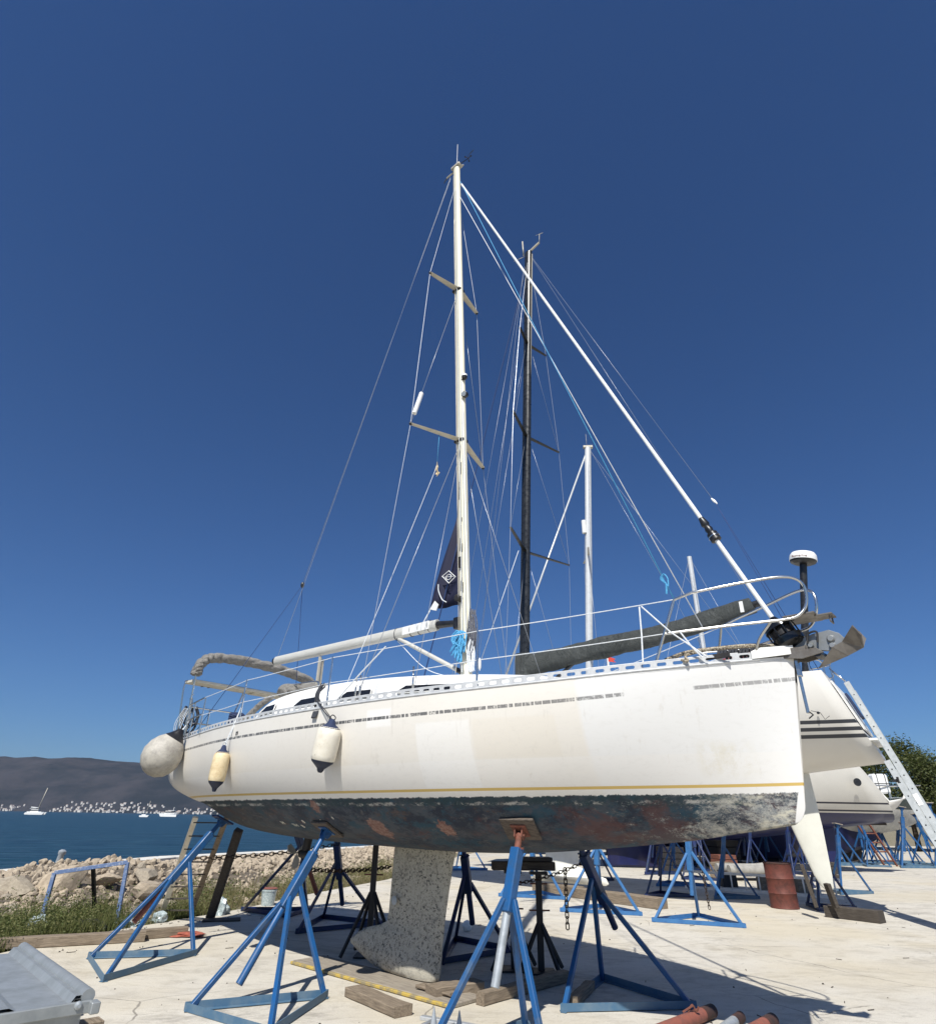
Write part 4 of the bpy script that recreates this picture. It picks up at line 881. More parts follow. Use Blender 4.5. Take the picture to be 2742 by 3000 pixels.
# ================================================================ boat stands
def stand(label, corners, pad, low, fb, ft, mats=('stand_blue', 'stand_blue', 'stand_blue', 'stand_blue'), group='boat stands around the yard', attach=(.02, .12, .3), padn=None, padsz=(.30, .30), padmat='ply', w=.055, has_pad=True, leg_order=None):
    """corners: 3 ground points; pad: top of the screw pipe; low: lower end of the screw pipe; fb/ft: where the square sleeve starts/ends on that line"""
    c0 = V(sum(c[0] for c in corners) / 3, sum(c[1] for c in corners) / 3, 0); th = thing('boat_stand', label, 'boat stand', c0, 0, group)
    C_ = [V(c[0], c[1], 0) - c0 for c in corners]; P_, L_ = V(*pad) - c0, V(*low) - c0
    bm_, lm, sm, pmm = mats; d = (P_ - L_).normalized(); h = .065
    for i in range(3):
        a, b = C_[i], C_[(i + 1) % 3]; e = (b - a).normalized(); n_ = V(e.y, -e.x, 0); cen = (C_[0] + C_[1] + C_[2]) / 3
        if n_.dot((a + b) / 2 - cen) < 0: n_ = -n_
        m = MB(); m.bar(a + V(0, 0, h / 2 + .004 + .002 * i), b + V(0, 0, h / 2 + .004 + .002 * i), .008, h); q = (cen - (a + b) / 2).normalized() * .028
        m.bar(a + q + V(0, 0, .006 + .002 * i), b + q + V(0, 0, .006 + .002 * i), .05, .006); m.build('base_bar', 'stand_base' if bm_ == 'stand_blue' else bm_, th)
    sb_, st_ = L_.lerp(P_, fb), L_.lerp(P_, ft)
    side = d.cross(V(0, 0, 1)).normalized()
    for i in range(3):
        k = (leg_order or (0, 1, 2))[i]; a = C_[i] * .95 + V(0, 0, .01); b = sb_.lerp(st_, attach[k]); o_ = (a - b) - d * (a - b).dot(d); b = b + o_.normalized() * .045
        m = MB(); m.bar(a, b, .046, .046, up=side); m.build('leg', lm, th, .004)
    m = MB(); m.bar(sb_, st_, .098, .098, up=V(0, 0, 1)); m.build('sleeve', sm, th, .008)
    m = MB(); m.tube([L_, sb_ + d * .02], .037, 14); m.build('screw_pipe_lower', pmm if pmm != 'rust' else 'rustpipe', th)
    m = MB(); m.tube([st_ - d * .02, P_ - d * .03], .032, 12); m.bar(st_ - side * .07, st_ + side * .07, .016, .016); m.build('screw_pipe', 'rust' if pmm == 'galv' else ('stand_blue' if pmm == 'rust' else pmm), th)
    if has_pad:
        n_ = V(padn) if padn else V(d); n_.normalize(); x = n_.cross(V(0, 0, 1)).normalized(); y = n_.cross(x); 
        if y.z < 0: y = -y
        rot = Matrix((x, y, n_)).transposed()
        m = MB(); m.box(P_ + n_ * .012, (padsz[0], padsz[1], .024), rot); m.build('pad', padmat, th, .003)
        m = MB()
        for sx in (-1, 1): m.prism([P_ + x * sx * .035 + y * .06 - n_ * .002, P_ + x * sx * .035 - y * .07 - n_ * .002, P_ + x * sx * .035 - y * .035 - n_ * .085, P_ + x * sx * .035 + y * .03 - n_ * .085], .01)
        m.box(P_ - n_ * .006, (.15, .17, .010), rot); m.tube([P_ - n_ * .055 - x * .055, P_ - n_ * .055 + x * .055], .012, 8); m.build('pad_bracket', 'rust' if pmm == 'galv' else 'stand_blue', th)
    return th
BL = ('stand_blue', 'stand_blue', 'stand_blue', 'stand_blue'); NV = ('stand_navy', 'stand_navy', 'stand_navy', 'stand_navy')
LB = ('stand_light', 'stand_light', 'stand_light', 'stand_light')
def hn(s, z, side=-1):                                   # outward-reversed hull normal (into the hull) in world axes
    p, n_, t = hull_pt(s, z); n_ = -n_; 
    if side > 0: n_ = V(n_.x, -n_.y, n_.z)
    return D1(n_)
def hw(s, z, side=-1, off=.03):
    p, n_, t = hull_pt(s, z); q = p + n_ * off; 
    if side > 0: q = V(q.x, -q.y, q.z)
    return W1(*q)
# near side
stand('blue stand under the stern quarter, rusty pipe inside, beside the wooden ladder', [(-4.69, 9.33), (-3.87, 8.15), (-3.44, 9.64)], hw(-3.50, 1.585), W1(-3.500, -1.628, 0.335), .36, .86, ('stand_blue', 'stand_blue', 'stand_blue', 'rust'), attach=(.02, .05, .42), padn=hn(-3.50, 1.585), padsz=(.22, .30), padmat='stand_navy')
stand('bright blue stand amidships, nearest on the left, all blue pipe', [(-2.57, 7.14), (-1.57, 6.45), (-1.34, 7.69)], hw(-.33, 1.52), W1(-0.330, -1.853, 0.149), .45, .83, BL, attach=(.04, .18, .42), padn=hn(-.33, 1.52), padsz=(.30, .32), padmat='pad_wood')
stand('blue stand with grey pipe and weathered board pad right of the keel', [(-.29, 5.94), (.68, 5.87), (.60, 6.80)], hw(2.35, 1.58), W1(2.350, -1.132, 0.409), .44, .87, ('stand_blue', 'stand_blue', 'stand_blue', 'galv'), attach=(.18, .2, .1), padn=hn(2.35, 1.58), padsz=(.34, .30), padmat='pad_wood')
# far side
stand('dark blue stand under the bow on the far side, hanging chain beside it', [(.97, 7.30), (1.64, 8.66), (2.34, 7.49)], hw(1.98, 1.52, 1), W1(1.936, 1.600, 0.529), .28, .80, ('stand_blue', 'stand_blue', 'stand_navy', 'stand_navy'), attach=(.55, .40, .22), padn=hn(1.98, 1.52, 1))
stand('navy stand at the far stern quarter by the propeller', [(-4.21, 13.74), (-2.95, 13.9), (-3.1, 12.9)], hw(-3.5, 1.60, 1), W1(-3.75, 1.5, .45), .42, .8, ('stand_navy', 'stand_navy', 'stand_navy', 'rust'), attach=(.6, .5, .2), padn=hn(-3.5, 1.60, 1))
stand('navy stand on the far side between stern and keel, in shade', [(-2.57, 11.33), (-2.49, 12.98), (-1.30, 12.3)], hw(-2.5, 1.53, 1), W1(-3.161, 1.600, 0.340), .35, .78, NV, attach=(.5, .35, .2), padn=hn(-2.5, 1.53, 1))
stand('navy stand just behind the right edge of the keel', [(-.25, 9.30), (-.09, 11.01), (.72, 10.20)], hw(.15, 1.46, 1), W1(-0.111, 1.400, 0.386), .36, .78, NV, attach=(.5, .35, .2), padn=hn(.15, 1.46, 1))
# free standing prototype and its copies further back
def proto(label, mats, height=1.35, tilt=.25, w=.62, pad=True):
    cs = [(-w, -.42 * w), (w, -.42 * w), (0, .95 * w)]
    return stand(label, cs, (tilt * .4, -tilt * .2, height + .25), (-tilt * .5, tilt * .2, .42), .30, .78, mats, attach=(.45, .5, .3), has_pad=pad, padsz=(.2, .2))
pz = [proto('pale blue empty stand with its feet in full sun behind the bow stand', LB, 1.5, .1, .80, False),
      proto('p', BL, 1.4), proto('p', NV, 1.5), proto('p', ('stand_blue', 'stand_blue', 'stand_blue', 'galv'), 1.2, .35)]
pz[0].location = (4.38, 13.30, 0); pz[0].rotation_euler = (0, 0, -.35)
FAR = [(0, 2.85, 14.55, -.25, 1.0, 'pale blue stand left of the sunlit one, beside the white keel'), (0, -.0, 25.0, .3, 1.05, 'small light blue stand seen between keel and grey pipe'),
       (0, 1.75, 17.0, -.3, 1.0, 'light blue stand whose legs cross the white bulb keel'), (0, 6.3, 20.5, .1, 1.0, 'light blue stand behind the red barrel under the navy hull'), (1, 6.6, 17.4, .2, 1.0, 'blue stand in the shade left of the red barrel'),
       (2, 5.1, 17.6, .0, 1.0, 'navy stand behind the flat ladder'), (2, 4.0, 21.5, .5, 1.0, 'navy stand beside the navy fin keel'), (2, 8.0, 15.6, .4, .95, 'navy stand straddling the timber prop under the cream rudder'),
       (2, 9.0, 26.0, .9, 1.1, 'navy stand deep in shade behind the flat ladder'), (2, 10.3, 24.5, .2, 1.0, 'navy stand behind the barrel and rudder'),
       (1, 17.2, 31.5, .2, 1.5, 'blue stand close right of the cream rudder'), (3, 17.9, 33.2, 1.2, 1.25, 'blue stand with grey pipe behind the red ladder'), (1, 18.3, 30.9, 2.2, 1.05, 'leaning blue stand left of the tall red lattice'),
       (1, 19.9, 30.6, .1, 1.45, 'tall blue stand just right of the red lattice ladder'), (3, 20.6, 31.9, .8, 1.2, 'blue stand with a pale pipe in the right hand crowd'), (1, 21.4, 30.5, 1.9, 1.55, 'tallest blue stand of the right hand crowd'),
       (1, 22.1, 32.6, 2.6, 1.3, 'blue stand tucked behind the tallest one'), (3, 23.0, 31.2, .5, 1.15, 'lower blue stand below the green sailboat bow'), (1, 23.6, 30.2, 3.3, 1.6, 'blue stand near the long grey ladder, second from right'),
       (3, 24.6, 31.6, 2.0, 1.2, 'blue stand with white pipe crossed by the long grey ladder'), (1, 25.2, 29.4, .4, 1.5, 'rightmost blue stand, partly behind the long grey ladder'), (1, 20.9, 34.0, 1.0, 1.3, 'farthest blue stand of the crowd'), (1, 18.9, 32.3, .9, 1.35, 'blue stand half behind the red lattice ladder'), (1, 20.3, 33.3, 2.9, 1.4, 'blue stand in the second row right of the red lattice'), (3, 21.9, 34.2, .2, 1.3, 'blue stand in the third row of the right hand crowd'), (1, 22.7, 29.9, 1.3, 1.2, 'low blue stand at the front of the right hand crowd'),
       (1, 24.0, 31.9, 2.4, 1.45, 'blue stand in the second row near the long grey ladder'), (3, 25.0, 33.4, .7, 1.35, 'blue stand behind the rightmost one'), (1, 16.6, 33.4, 1.1, 1.3, 'blue stand in the shade right of the rudder'), (1, 26.4, 31.0, 1.6, 1.5, 'blue stand at the picture edge right of the long ladder'), (2, 9.6, 20.2, .7, 1.0, 'navy stand in the clutter left of the barrel top'), (2, 7.6, 22.6, 1.9, 1.1, 'navy stand in the dark clutter right of the navy fin keel'), (2, 11.4, 22.9, 1.2, 1.1, 'navy stand in the clutter just behind the barrel'), (1, 10.4, 19.0, .4, 1.0, 'blue stand between the barrel and the flat ladder'), (2, 6.9, 24.6, 0.3, 1.2, 'navy stand nearest the navy fin keel, in its shade'), (2, 8.9, 28.8, 2.2, 1.2, 'navy stand far back under the navy hull, left one'), (2, 11.2, 27.2, 1.0, 1.2, 'navy stand far back under the navy hull, middle one'), (2, 12.6, 25.6, 2.7, 1.15, 'navy stand by the navy rudder'), (2, 10.4, 30.6, 0.5, 1.3, 'navy stand against the long grey boat'), (1, 13.2, 29.8, 1.7, 1.3, 'blue stand behind the navy rudder'), (0, 24.2, 33.8, 1.5, 1.35, 'faded pale stand leaning in the right hand crowd')]
used = {0}
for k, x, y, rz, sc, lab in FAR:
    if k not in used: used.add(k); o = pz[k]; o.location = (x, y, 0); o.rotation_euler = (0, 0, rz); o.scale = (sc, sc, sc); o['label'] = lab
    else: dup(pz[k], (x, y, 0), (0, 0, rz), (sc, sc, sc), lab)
for o in bpy.data.objects:
    if o.get('category') == 'boat stand' and o.location.y > 28: o['group'] = 'blue stands crowded together at the right'
# ---- chains between stands
def link_mesh():
    m = MB(); pts = []
    for k in range(16):
        a = 2 * math.pi * k / 16; pts.append(V(.017 * math.cos(a), 0, .017 * math.sin(a) + (.014 if math.sin(a) > 0 else -.014)))
    m.tube(pts + pts[:1], .0052, 6, False); o = m.build('link', 'chain'); return o
link0 = link_mesh(); linkused = [False]
def chain(label, path, sc=1.15, tail=None):
    th = thing('chain', label, 'chain', tuple(path[0]), 0, 'rusty chains between the stands')
    P_ = [V(p) for p in path]; step = .0455 * sc; d = 0; i = 0; n = 0; pos = V(P_[0])
    while i < len(P_) - 1:
        seg = P_[i + 1] - pos
        if seg.length < step: pos = V(P_[i + 1]); i += 1; continue
        t = seg.normalized(); c = pos + t * step / 2; pos = pos + t * step
        if not linkused[0]: o = link0; linkused[0] = True
        else: o = link0.copy(); COL.objects.link(o)
        o.parent = th; q = V(0, 0, 1).rotation_difference(t); o.matrix_local = Matrix.Translation(c - P_[0]) @ (q @ Quaternion((0, 0, 1), R(35) + R(90) * (n % 2))).to_matrix().to_4x4() @ Matrix.Scale(sc, 4); n += 1
        if n > 140: break
    return th
chain('rusty chain strung from the stern stand past the timber prop to the far stand', sag((-4.128, 10.600, 1.041), (-2.307, 12.600, 1.182), .05, 16), 1.5)
chain('rusty chain between the bright blue stand and the dark post left of the keel', sag((-1.930, 8.600, 1.057), (-1.034, 10.200, 0.999), .03, 14), 1.3)
chain('rusty chain stretched from the trestle to the far bow stand', sag((0.680, 8.900, 0.920), (1.445, 8.200, 1.209), .03, 10), 1.0)
chain('rusty chain end with shackle hanging down beside the far bow stand', [V(1.182, 8.000, 1.152), V(1.178, 8.000, 0.568)], 1.15)
chain('thin chain hanging behind the pale blue stand to the ground', [V(4.674, 13.600, 1.104), V(4.727, 13.600, 0.134)], 1.2)
# ---- trestle posts around the keel
def post(label, x, y, h, spread, mats='steel_dark', rz=0):
    th = thing('support_post', label, 'support post', (x, y, 0), rz, 'dark steel props beside the keel')
    m = MB(); m.bar((0, 0, .02), (0, 0, h), .075, .075, up=(0, 1, 0)); m.build('post', mats, th, .006)
    m = MB(); m.box((0, 0, .012), (.34, .34, .02)); m.build('base_plate', mats, th)
    for a in range(4): 
        c, s_ = math.cos(a * 1.571 + .6), math.sin(a * 1.571 + .6); MB().bar((c * spread, s_ * spread, .02), (c * .03, s_ * .03, h * .48), .035, .035).build('strut', mats, th)
    m = MB(); m.tube([(-.13, .0, h * .62), (.13, .0, h * .62)], .010, 6); m.tube([(-.11, .0, h * .9), (.11, .0, h * .9)], .010, 6); m.build('pin', 'rust', th)
    m = MB(); m.box((0, 0, h + .015), (.22, .16, .03)); m.build('head_plate', mats, th); return th
post('dark steel screw post right of the keel with chain round its head', .98, 8.98, 1.02, .34)
post('dark steel post half hidden behind the blue stand with the grey pipe', .66, 9.10, 1.02, .34)
post('dark steel post close against the left side of the keel', -1.22, 9.75, 1.50, .40)
th = thing('trestle_beam', 'dark beam lying across two steel posts behind the keel', 'beam', (.80, 9.1, 1.085), .1); MB().box((0, 0, .02), (.82, .16, .10)).build('beam_timber', 'wood_dark', th, .008)
MB().box((.12, .0, .10), (.5, .22, .045)).build('beam_board', 'steel_dark', th, .006)
# ---- timber and boards
def plank(name, label, cat, a, b, w, h, mat='wood', z=0, roll=0, group=None, taper=None):
    a, b = V(a[0], a[1], 0), V(b[0], b[1], 0); c = (a + b) / 2; L_ = (b - a).length
    m = MB(); n = 6; rn = random.Random(name + label); rows = []
    for i in range(n + 1):
        x = -L_ / 2 + L_ * i / n; j = lambda: rn.uniform(-.004, .004)
        rows.append([(x, -w / 2 + j(), 0.003), (x, w / 2 + j(), 0.003), (x, w / 2 + j(), h + j()), (x, -w / 2 + j(), h + j())])
    m.grid(rows, False, True); m.add(rows[0], [(0, 1, 2, 3)]); m.add(rows[-1], [(0, 1, 2, 3)])
    o = m.build(name, mat, None, .008); o.location = (c.x, c.y, z); o.rotation_euler = (roll, 0, math.atan2(b.y - a.y, b.x - a.x)); tag(o, label, cat, group); return o
def gp(p): return p
plank('timber_block', 'short brown timber block lying in the sun left of the keel board', 'timber', (-1.10, 7.80), (-.52, 7.08), .20, .085)
plank('timber_block', 'thick worn timber block against the front end of the keel board', 'timber', (-.30, 7.70), (.20, 8.02), .22, .11)
plank('timber_beam', 'long square timber running into the shade right of the keel', 'timber', (.20, 7.50), (1.22, 8.56), .11, .11)
plank('timber_block', 'timber stub lying inside the base of the far bow stand', 'timber', (1.12, 7.50), (1.42, 8.18), .10, .09, 'wood')
o = plank('timber_block', 'thin offcut lying on the keel board by its front end', 'timber', (-.42, 7.95), (-.05, 7.62), .14, .03, z=.047)
th = thing('keel_board', 'long flat board with worn yellow edge under the keel', 'board', (-1.10, 8.42, 0), math.atan2(-1.63, 1.76))
m = MB(); m.box((.10, .16, .020), (2.75, .46, .036)); m.build('board', 'ply', th, .006); m = MB(); m.box((.10, -.092, .020), (2.74, .04, .030)); m.build('board_edge', 'ply_edge', th, .006)
for (a, b, w_, lab, mt) in (((2.7, 17.05), (4.25, 15.05), .34, 'big timber bearing the white bulb keel, front end in the sun', 'wood'), ((1.9, 18.1), (2.9, 17.2), .3, 'timber block under the left end of the white bulb keel', 'wood'),
        ((7.35, 14.35), (7.95, 13.55), .26, 'dark timber foot below the cream rudder', 'wood_dark')): plank('timber_beam', lab, 'timber', a, b, w_, .2, mt)
plank('timber_beam', 'low square timber kerb running left along the slab edge, near end', 'timber', (-6.3, 9.7), (-4.55, 10.55), .16, .13, 'wood'); plank('timber_beam', 'second timber kerb lying behind the first at the slab edge', 'timber', (-5.75, 9.95), (-4.15, 11.05), .14, .12, 'wood')
th = thing('rudder_prop', 'two upright dark timbers wedged under the cream rudder', 'prop', (7.05, 13.95, .2)); MB().bar((-.10, 0, 0), (-.20, .05, .72), .20, .07).build('prop_timber', 'wood_dark', th, .006); MB().bar((.28, 0, 0), (.20, 0, .40), .17, .07).build('prop_timber', 'wood_dark', th, .006)
# leaning pole and ladders at the stern
a, b = V(-4.430, 12.760, 0.000), V(-3.899, 11.900, 1.406)
th = thing('timber_prop', 'dark thick pole leaning under the stern', 'pole', a); m = MB(); m.bar(V(0, 0, .0), b - a, .135, .11, up=(0, 1, 0)); m.build('pole', 'wood_dark', th, .012)
def ladder(name, label, a, b, wv, n, rail, rung, mrail, mrung, cat='ladder', holes=False, r_rung=.014):
    a, b, wv = V(a), V(b), V(wv); th = thing(name, label, cat, a); d = (b - a); 
    for k, sd in enumerate((-1, 1)):
        m = MB(); m.bar(wv * sd / 2, d + wv * sd / 2, rail[0], rail[1], up=wv.normalized()); rl = m.build('rail', mrail if not isinstance(mrail, tuple) else mrail[k], th, .004)
    for i in range(n):
        t = (i + .6) / n; m = MB()
        if rung == 'flat': m.bar(d * t - wv / 2, d * t + wv / 2, .075, .018)
        else: m.tube([d * t - wv * .5, d * t + wv * .5], r_rung, 8)
        m.build('rung', mrung, th)
    return th
a = V(-5.300, 12.740, 0.000); b = V(-4.285, 10.900, 1.498)
ladder('wooden_ladder', 'old wooden ladder leaning at the stern behind the blue stand', a + V(.22, .1, 0), b + V(.20, .1, .1), V(.46, .12, 0), 8, (.035, .085), 'flat', ('fender_white', 'wood'), 'wood_dark')
b1_ = V(8.39, 11.23, 0); t1_ = V(8.62, 13.85, 4.40)

th = thing('extension_ladder', 'long grey aluminium extension ladder leaning on the second yacht, cut by the right edge', 'ladder', b1_)
d = t1_ - b1_; u = d.normalized(); wy = V(.60, .80, 0); wy = (wy - u * wy.dot(u)).normalized(); n_ = wy.cross(u).normalized(); L_ = d.length
for k, sd in enumerate((-1, 1)):
    for j, (off, f0, f1) in enumerate(((-.064, 0, .62), (.064, .02, 1.0))):
        c = wy * sd * .19 + n_ * off; rl = MB().bar(d * f0 + c, d * f1 + c, .118, .026, up=wy).build('rail', 'ladder_alu', th, .004)
        m = MB(); q = .18
        while q < L_ * (f1 - f0) - .1:
            p = u * (L_ * f0 + q) + c; m.lathe([(.0, 0), (.014, 0), (.014, .002)], p + wy * sd * .0135 , wy * sd, 10); q += .28
        m.build('rung_socket', 'black', rl)
for j, (off, f0, f1) in enumerate(((-.064, 0, .62), (.064, .02, 1.0))):
    q = .18
    while q < L_ * (f1 - f0) - .1:
        p = u * (L_ * f0 + q) + n_ * off; MB().tube([p - wy * .18, p + wy * .18], .015, 8).build('rung', 'ladder_alu', th); q += .28
MB().bar(u * 2.2 - wy * .206 + n_ * .05, u * 2.42 - wy * .206 + n_ * .05, .08, .004, up=wy).build('sticker', 'white', th)
m = MB(); p = u * 2.75 - wy * .22 - n_ * .12; m.box(p, (.10, .03, .05)); m.box(p + n_ * .05, (.03, .03, .10)); m.build('guide_hook', 'steel_dark', th)

# flat aluminium ladder on timber, far right of centre
ladder('ladder', 'white ladder lying on its side beyond the sunlit pale stand', (5.9, 18.6, .30), (8.9, 16.5, .30), V(0, 0, .36), 11, (.035, .06), 'tube', 'white', 'white', r_rung=.02)
th = ladder('ladder', 'aluminium ladder section at the bottom edge, in front of the keel', (-.42, 6.72, .05), (.55, 6.22, .05), V(.16, .30, 0), 5, (.03, .06), 'tube', 'alu', 'alu')
for k, (x, y) in enumerate(((-.21, 6.32), (.00, 6.22))): tag(MB().lathe([(.035, 0), (.034, .05), (.012, .15), (.004, .19)], (0, 0, 0), seg=14).build('spike', 'galv', None, loc=(x, y, .06)), ['grey steel spike standing at the bottom edge, left of the pair', 'grey steel spike standing at the bottom edge, right of the pair'][k], 'spike')
# pipes at the bottom edge
for k, (a, b, r, mt, lab) in enumerate(((( 1.55, 6.40), (2.39, 7.20), .055, 'rustpipe', 'red painted pipe lying at the bottom edge, nearest the stand'), ((2.22, 6.58), (2.60, 7.06), .045, 'galv', 'short grey pipe lying between two red ones at the bottom'), ((2.28, 6.35), (2.84, 6.93), .055, 'rustpipe', 'red painted pipe at the bottom edge, farthest right'))):
    a, b = V(*a, r + .003), V(*b, r + .003); m = MB(); th = thing('pipe', lab, 'pipe', a, 0, 'loose pipes at the bottom edge'); m.tube([V(0, 0, 0), b - a], r, 18, False); m.tube([V(0, 0, 0), b - a], r * .82, 18, False); m.build('pipe_wall', mt, th)
    MB().lathe([(r * 1.02, -.20), (r * 1.02, 0), (r * .8, 0)], b - a, (b - a), 18, False).build('pipe_end', 'barrel_lid', th)
    if k == 0:
        m = MB(); c = (b - a) * .62; m.bar(c + V(-.05, 0, r), c + V(.05, 0, r + .05), .02, .01); m.tube(smooth_pts([c + V(0, 0, r), c + V(.05, .02, r + .05), c + V(.08, .02, r), c + V(.10, 0, r + .04)], 4), .008, 6); m.build('wire_tie', 'rust', th)
# red barrel
th = thing('barrel', 'upright red rusty barrel with dark lid', 'barrel', (7.08, 15.6, 0)); r = .285
m = MB(); m.lathe([(r, 0), (r * 1.03, .012), (r, .03), (r * .995, .27), (r * 1.035, .285), (r * .995, .30), (r * .995, .55), (r * 1.035, .565), (r * .995, .58), (r, .83), (r * 1.03, .85)], (0, 0, 0), seg=40); m.build('barrel_body', 'barrel', th)
MB().lathe([(r * 1.035, .845), (r * 1.045, .865), (r * 1.0, .875), (r * .97, .86)], (0, 0, 0), seg=40).build('barrel_lid', 'barrel_lid', th)
# galvanised tank with corrugated lid at the left bottom
th = thing('tank', 'galvanised sheet metal box with ribbed lid at the bottom left corner', 'metal box', (-3.46, 6.35, 0), R(-47))

m = MB(); m.box((0, -.80, .265), (2.2, 1.56, .29)); m.build('tank_side', 'galv_sheet', th)
m = MB(); rows = []
prof = [(0, .425), (0, .47), (-.10, .47), (-.13, .425), (-.44, .425), (-.50, .455), (-.74, .455), (-.80, .425), (-1.10, .425), (-1.16, .455), (-1.38, .455), (-1.44, .425), (-1.60, .425)]
m.grid([[(x, y, z) for y, z in prof] for x in (-1.15, -.4, .4, 1.15)], False)
m.grid([[(x, y, z - .02) for y, z in prof] for x in (-1.15, 1.15)], False)
m.build('ribbed_lid', 'galv_sheet', th)
m = MB(); m.box((1.165, -.80, .40), (.03, 1.62, .075)); m.box((1.20, .02, .40), (.10, .06, .07)); m.build('lid_flange', 'galv_sheet', th, .006)
m = MB(); m.tube([(1.16, -.02, .46), (-1.15, -.02, .46)], .045, 12); m.build('rolled_edge', 'galv_sheet', th)
for y in (-.08, -.62, -1.3): MB().lathe([(.026, 0), (.026, .012), (.012, .02), (.012, .03)], (1.18, y, .42), (1, 0, 0), 10).build('bolt', 'galv', th)
m = MB(); m.prism([(.62, -.86, .457), (.78, -.90, .457), (.76, -.80, .457), (.64, -.78, .457)], .003); m.build('hole', 'black', th)
for k, (x, w_, lab) in enumerate(((.95, .24, 'brown timber bearer under the near end of the galvanised box'), (.30, .16, 'brown timber stub poking out from the middle of the galvanised box'), (-.45, .16, 'brown timber stub poking out behind the galvanised box'))):
    q = thing('timber_block', lab, 'timber', Matrix.Translation(th.location) @ Matrix.Rotation(R(-47), 4, 'Z') @ V(x, -.70, 0), R(-47)); MB().box((0, 0 if k == 0 else .14, .062), (w_, 1.3 if k == 0 else 1.9, .115)).build('bearer', 'rustpipe' if k == 0 else 'wood', q, .006)

# blue rectangular frame standing in the weeds
p1, p2, p3, p4 = V(-6.720, 11.600, -0.025), V(-6.715, 11.600, 0.741), V(-5.747, 12.000, 0.884), V(-5.690, 12.000, -0.032)
th = thing('steel_frame', 'pale blue painted steel frame standing in the weeds by the rubble', 'frame', p1); 
for a, b, nm, mt in ((p1, p2, 'upright', 'frame_blue'), (p4, p3, 'upright', 'frame_blue'), (p2, p3, 'top_bar', 'frame_blue')): MB().bar(a - p1, b - p1, .06, .05, up=(0, 1, 0)).build(nm, mt, th, .004)
a, b = V(-6.324, 12.400, 0.174), V(-6.262, 11.900, 0.806); MB().bar(a - p1, b - p1, .055, .05, up=(0, 1, 0)).build('back_leg', 'steel_dark', th, .004)
# odds and ends
th = thing('bucket', 'whitish plastic bucket with brown rim in the weeds', 'bucket', (-3.95, 14.6, -.05)); MB().lathe([(.12, 0), (.15, .30), (.158, .30), (.158, .33), (.15, .335)], (0, 0, 0), seg=24).build('bucket_body', 'plastic_clear', th); MB().lathe([(.15, .335), (.165, .35), (.14, .36), (0, .35)], (0, 0, 0), seg=24).build('bucket_rim', 'rustpipe', th)
def blob(name, label, cat, loc, r, mat, sx=1, sy=1, sz=.6, seed=1, sub=3, amp=.35, rz=0):
    bm = bmesh.new(); bmesh.ops.create_icosphere(bm, subdivisions=sub, radius=1); from mathutils import noise
    for v in bm.verts:
        k = 1 + amp * noise.noise(v.co * 1.7 + V(seed * 7.3, 0, 0)) + amp * .4 * noise.noise(v.co * 5 + V(seed, 2, 0)); v.co = V(v.co.x * sx, v.co.y * sy, v.co.z * sz) * k * r
    me = bpy.data.meshes.new(name); bm.to_mesh(me); bm.free(); me.materials.append(M[mat]); o = bpy.data.objects.new(name, me); COL.objects.link(o); o.location = loc; o.rotation_euler = (0, 0, rz)
    return tag(o, label, cat)
blob('rubbish_bag', 'black plastic bag lying in the weeds below the blue frame', 'bag', (-5.95, 11.5, .02), .22, 'bag_black', 1.5, .6, .5, 2, 4)
blob('plastic_sheet', 'clear crumpled plastic beside the black bag', 'plastic', (-5.45, 11.9, .0), .14, 'plastic_clear', 1.5, .8, .5, 3, 3, .8)
blob('plastic_bottle', 'crumpled clear plastic in the weeds at the far left', 'plastic', (-6.5, 11.1, .05), .16, 'plastic_clear', 1.2, .8, .9, 5, 3, .6)
blob('plastic_bottle', 'clear plastic bottle at the foot of the wooden ladder', 'plastic', (-5.1, 12.25, .06), .12, 'plastic_clear', 1, 1, .9, 7, 3, .4)
blob('plastic_sheet', 'clear plastic scraps behind the foot of the dark pole', 'plastic', (-4.45, 13.25, .05), .18, 'plastic_clear', .8, .8, 1.1, 9, 3, .7)
blob('cloth', 'faded red cloth crumpled on the slab behind the stern stand', 'cloth', (-4.15, 11.0, .02), .20, 'red_cloth', 1.6, .7, .15, 4, 3, .8)
blob('float', 'small round dark and white float on the ground right of the keel', 'float', (.10, 11.9, .07), .08, 'white', 1, 1, 1, 4, 3, .1)
blob('dirt_clod', 'small brown clod on the slab left of the bright blue stand', 'clod', (-2.60, 6.55, .015), .035, 'soil', 1.5, 1, .6, 2, 2)
# pebbles and twigs scattered on the slab
rnd = random.Random(21)
def xe0(y): return interp(y, [e[1] for e in EDGE], [e[0] for e in EDGE]) + .1 + 1.8 * rnd.random() ** 2, y
m = MB()
for i in range(700):
    x, y = (rnd.uniform(-4.5, 12), 6 + 24 * rnd.random() ** 1.5) if i % 3 else (xe0(rnd.uniform(9.5, 17))); r = .003 + .011 * rnd.random() ** 2.5; a = rnd.uniform(0, 3)
    if i % 5 == 0: L_ = rnd.uniform(.04, .12); m.bar((x, y, .006), (x + L_ * math.cos(a), y + L_ * math.sin(a), .008), .007, .006)
    else: m.box((x, y, r * .5 + .001), (r * 2, r * 1.5, r), Matrix.Rotation(a, 3, 'Z'), .4)
g_ = m.build('slab_litter', 'wood_dark'); g_['kind'] = 'stuff'; g_['label'] = 'twigs and grit scattered over the concrete'
th = tag(MB().box((0, 0, .012), (.62, .34, .018)).build('board_scrap', 'wood_dark', None, loc=(-4.15, 12.55, 0)), 'flat dark board scrap at the slab edge by the pole foot', 'board'); th.rotation_euler = (0, 0, .3)

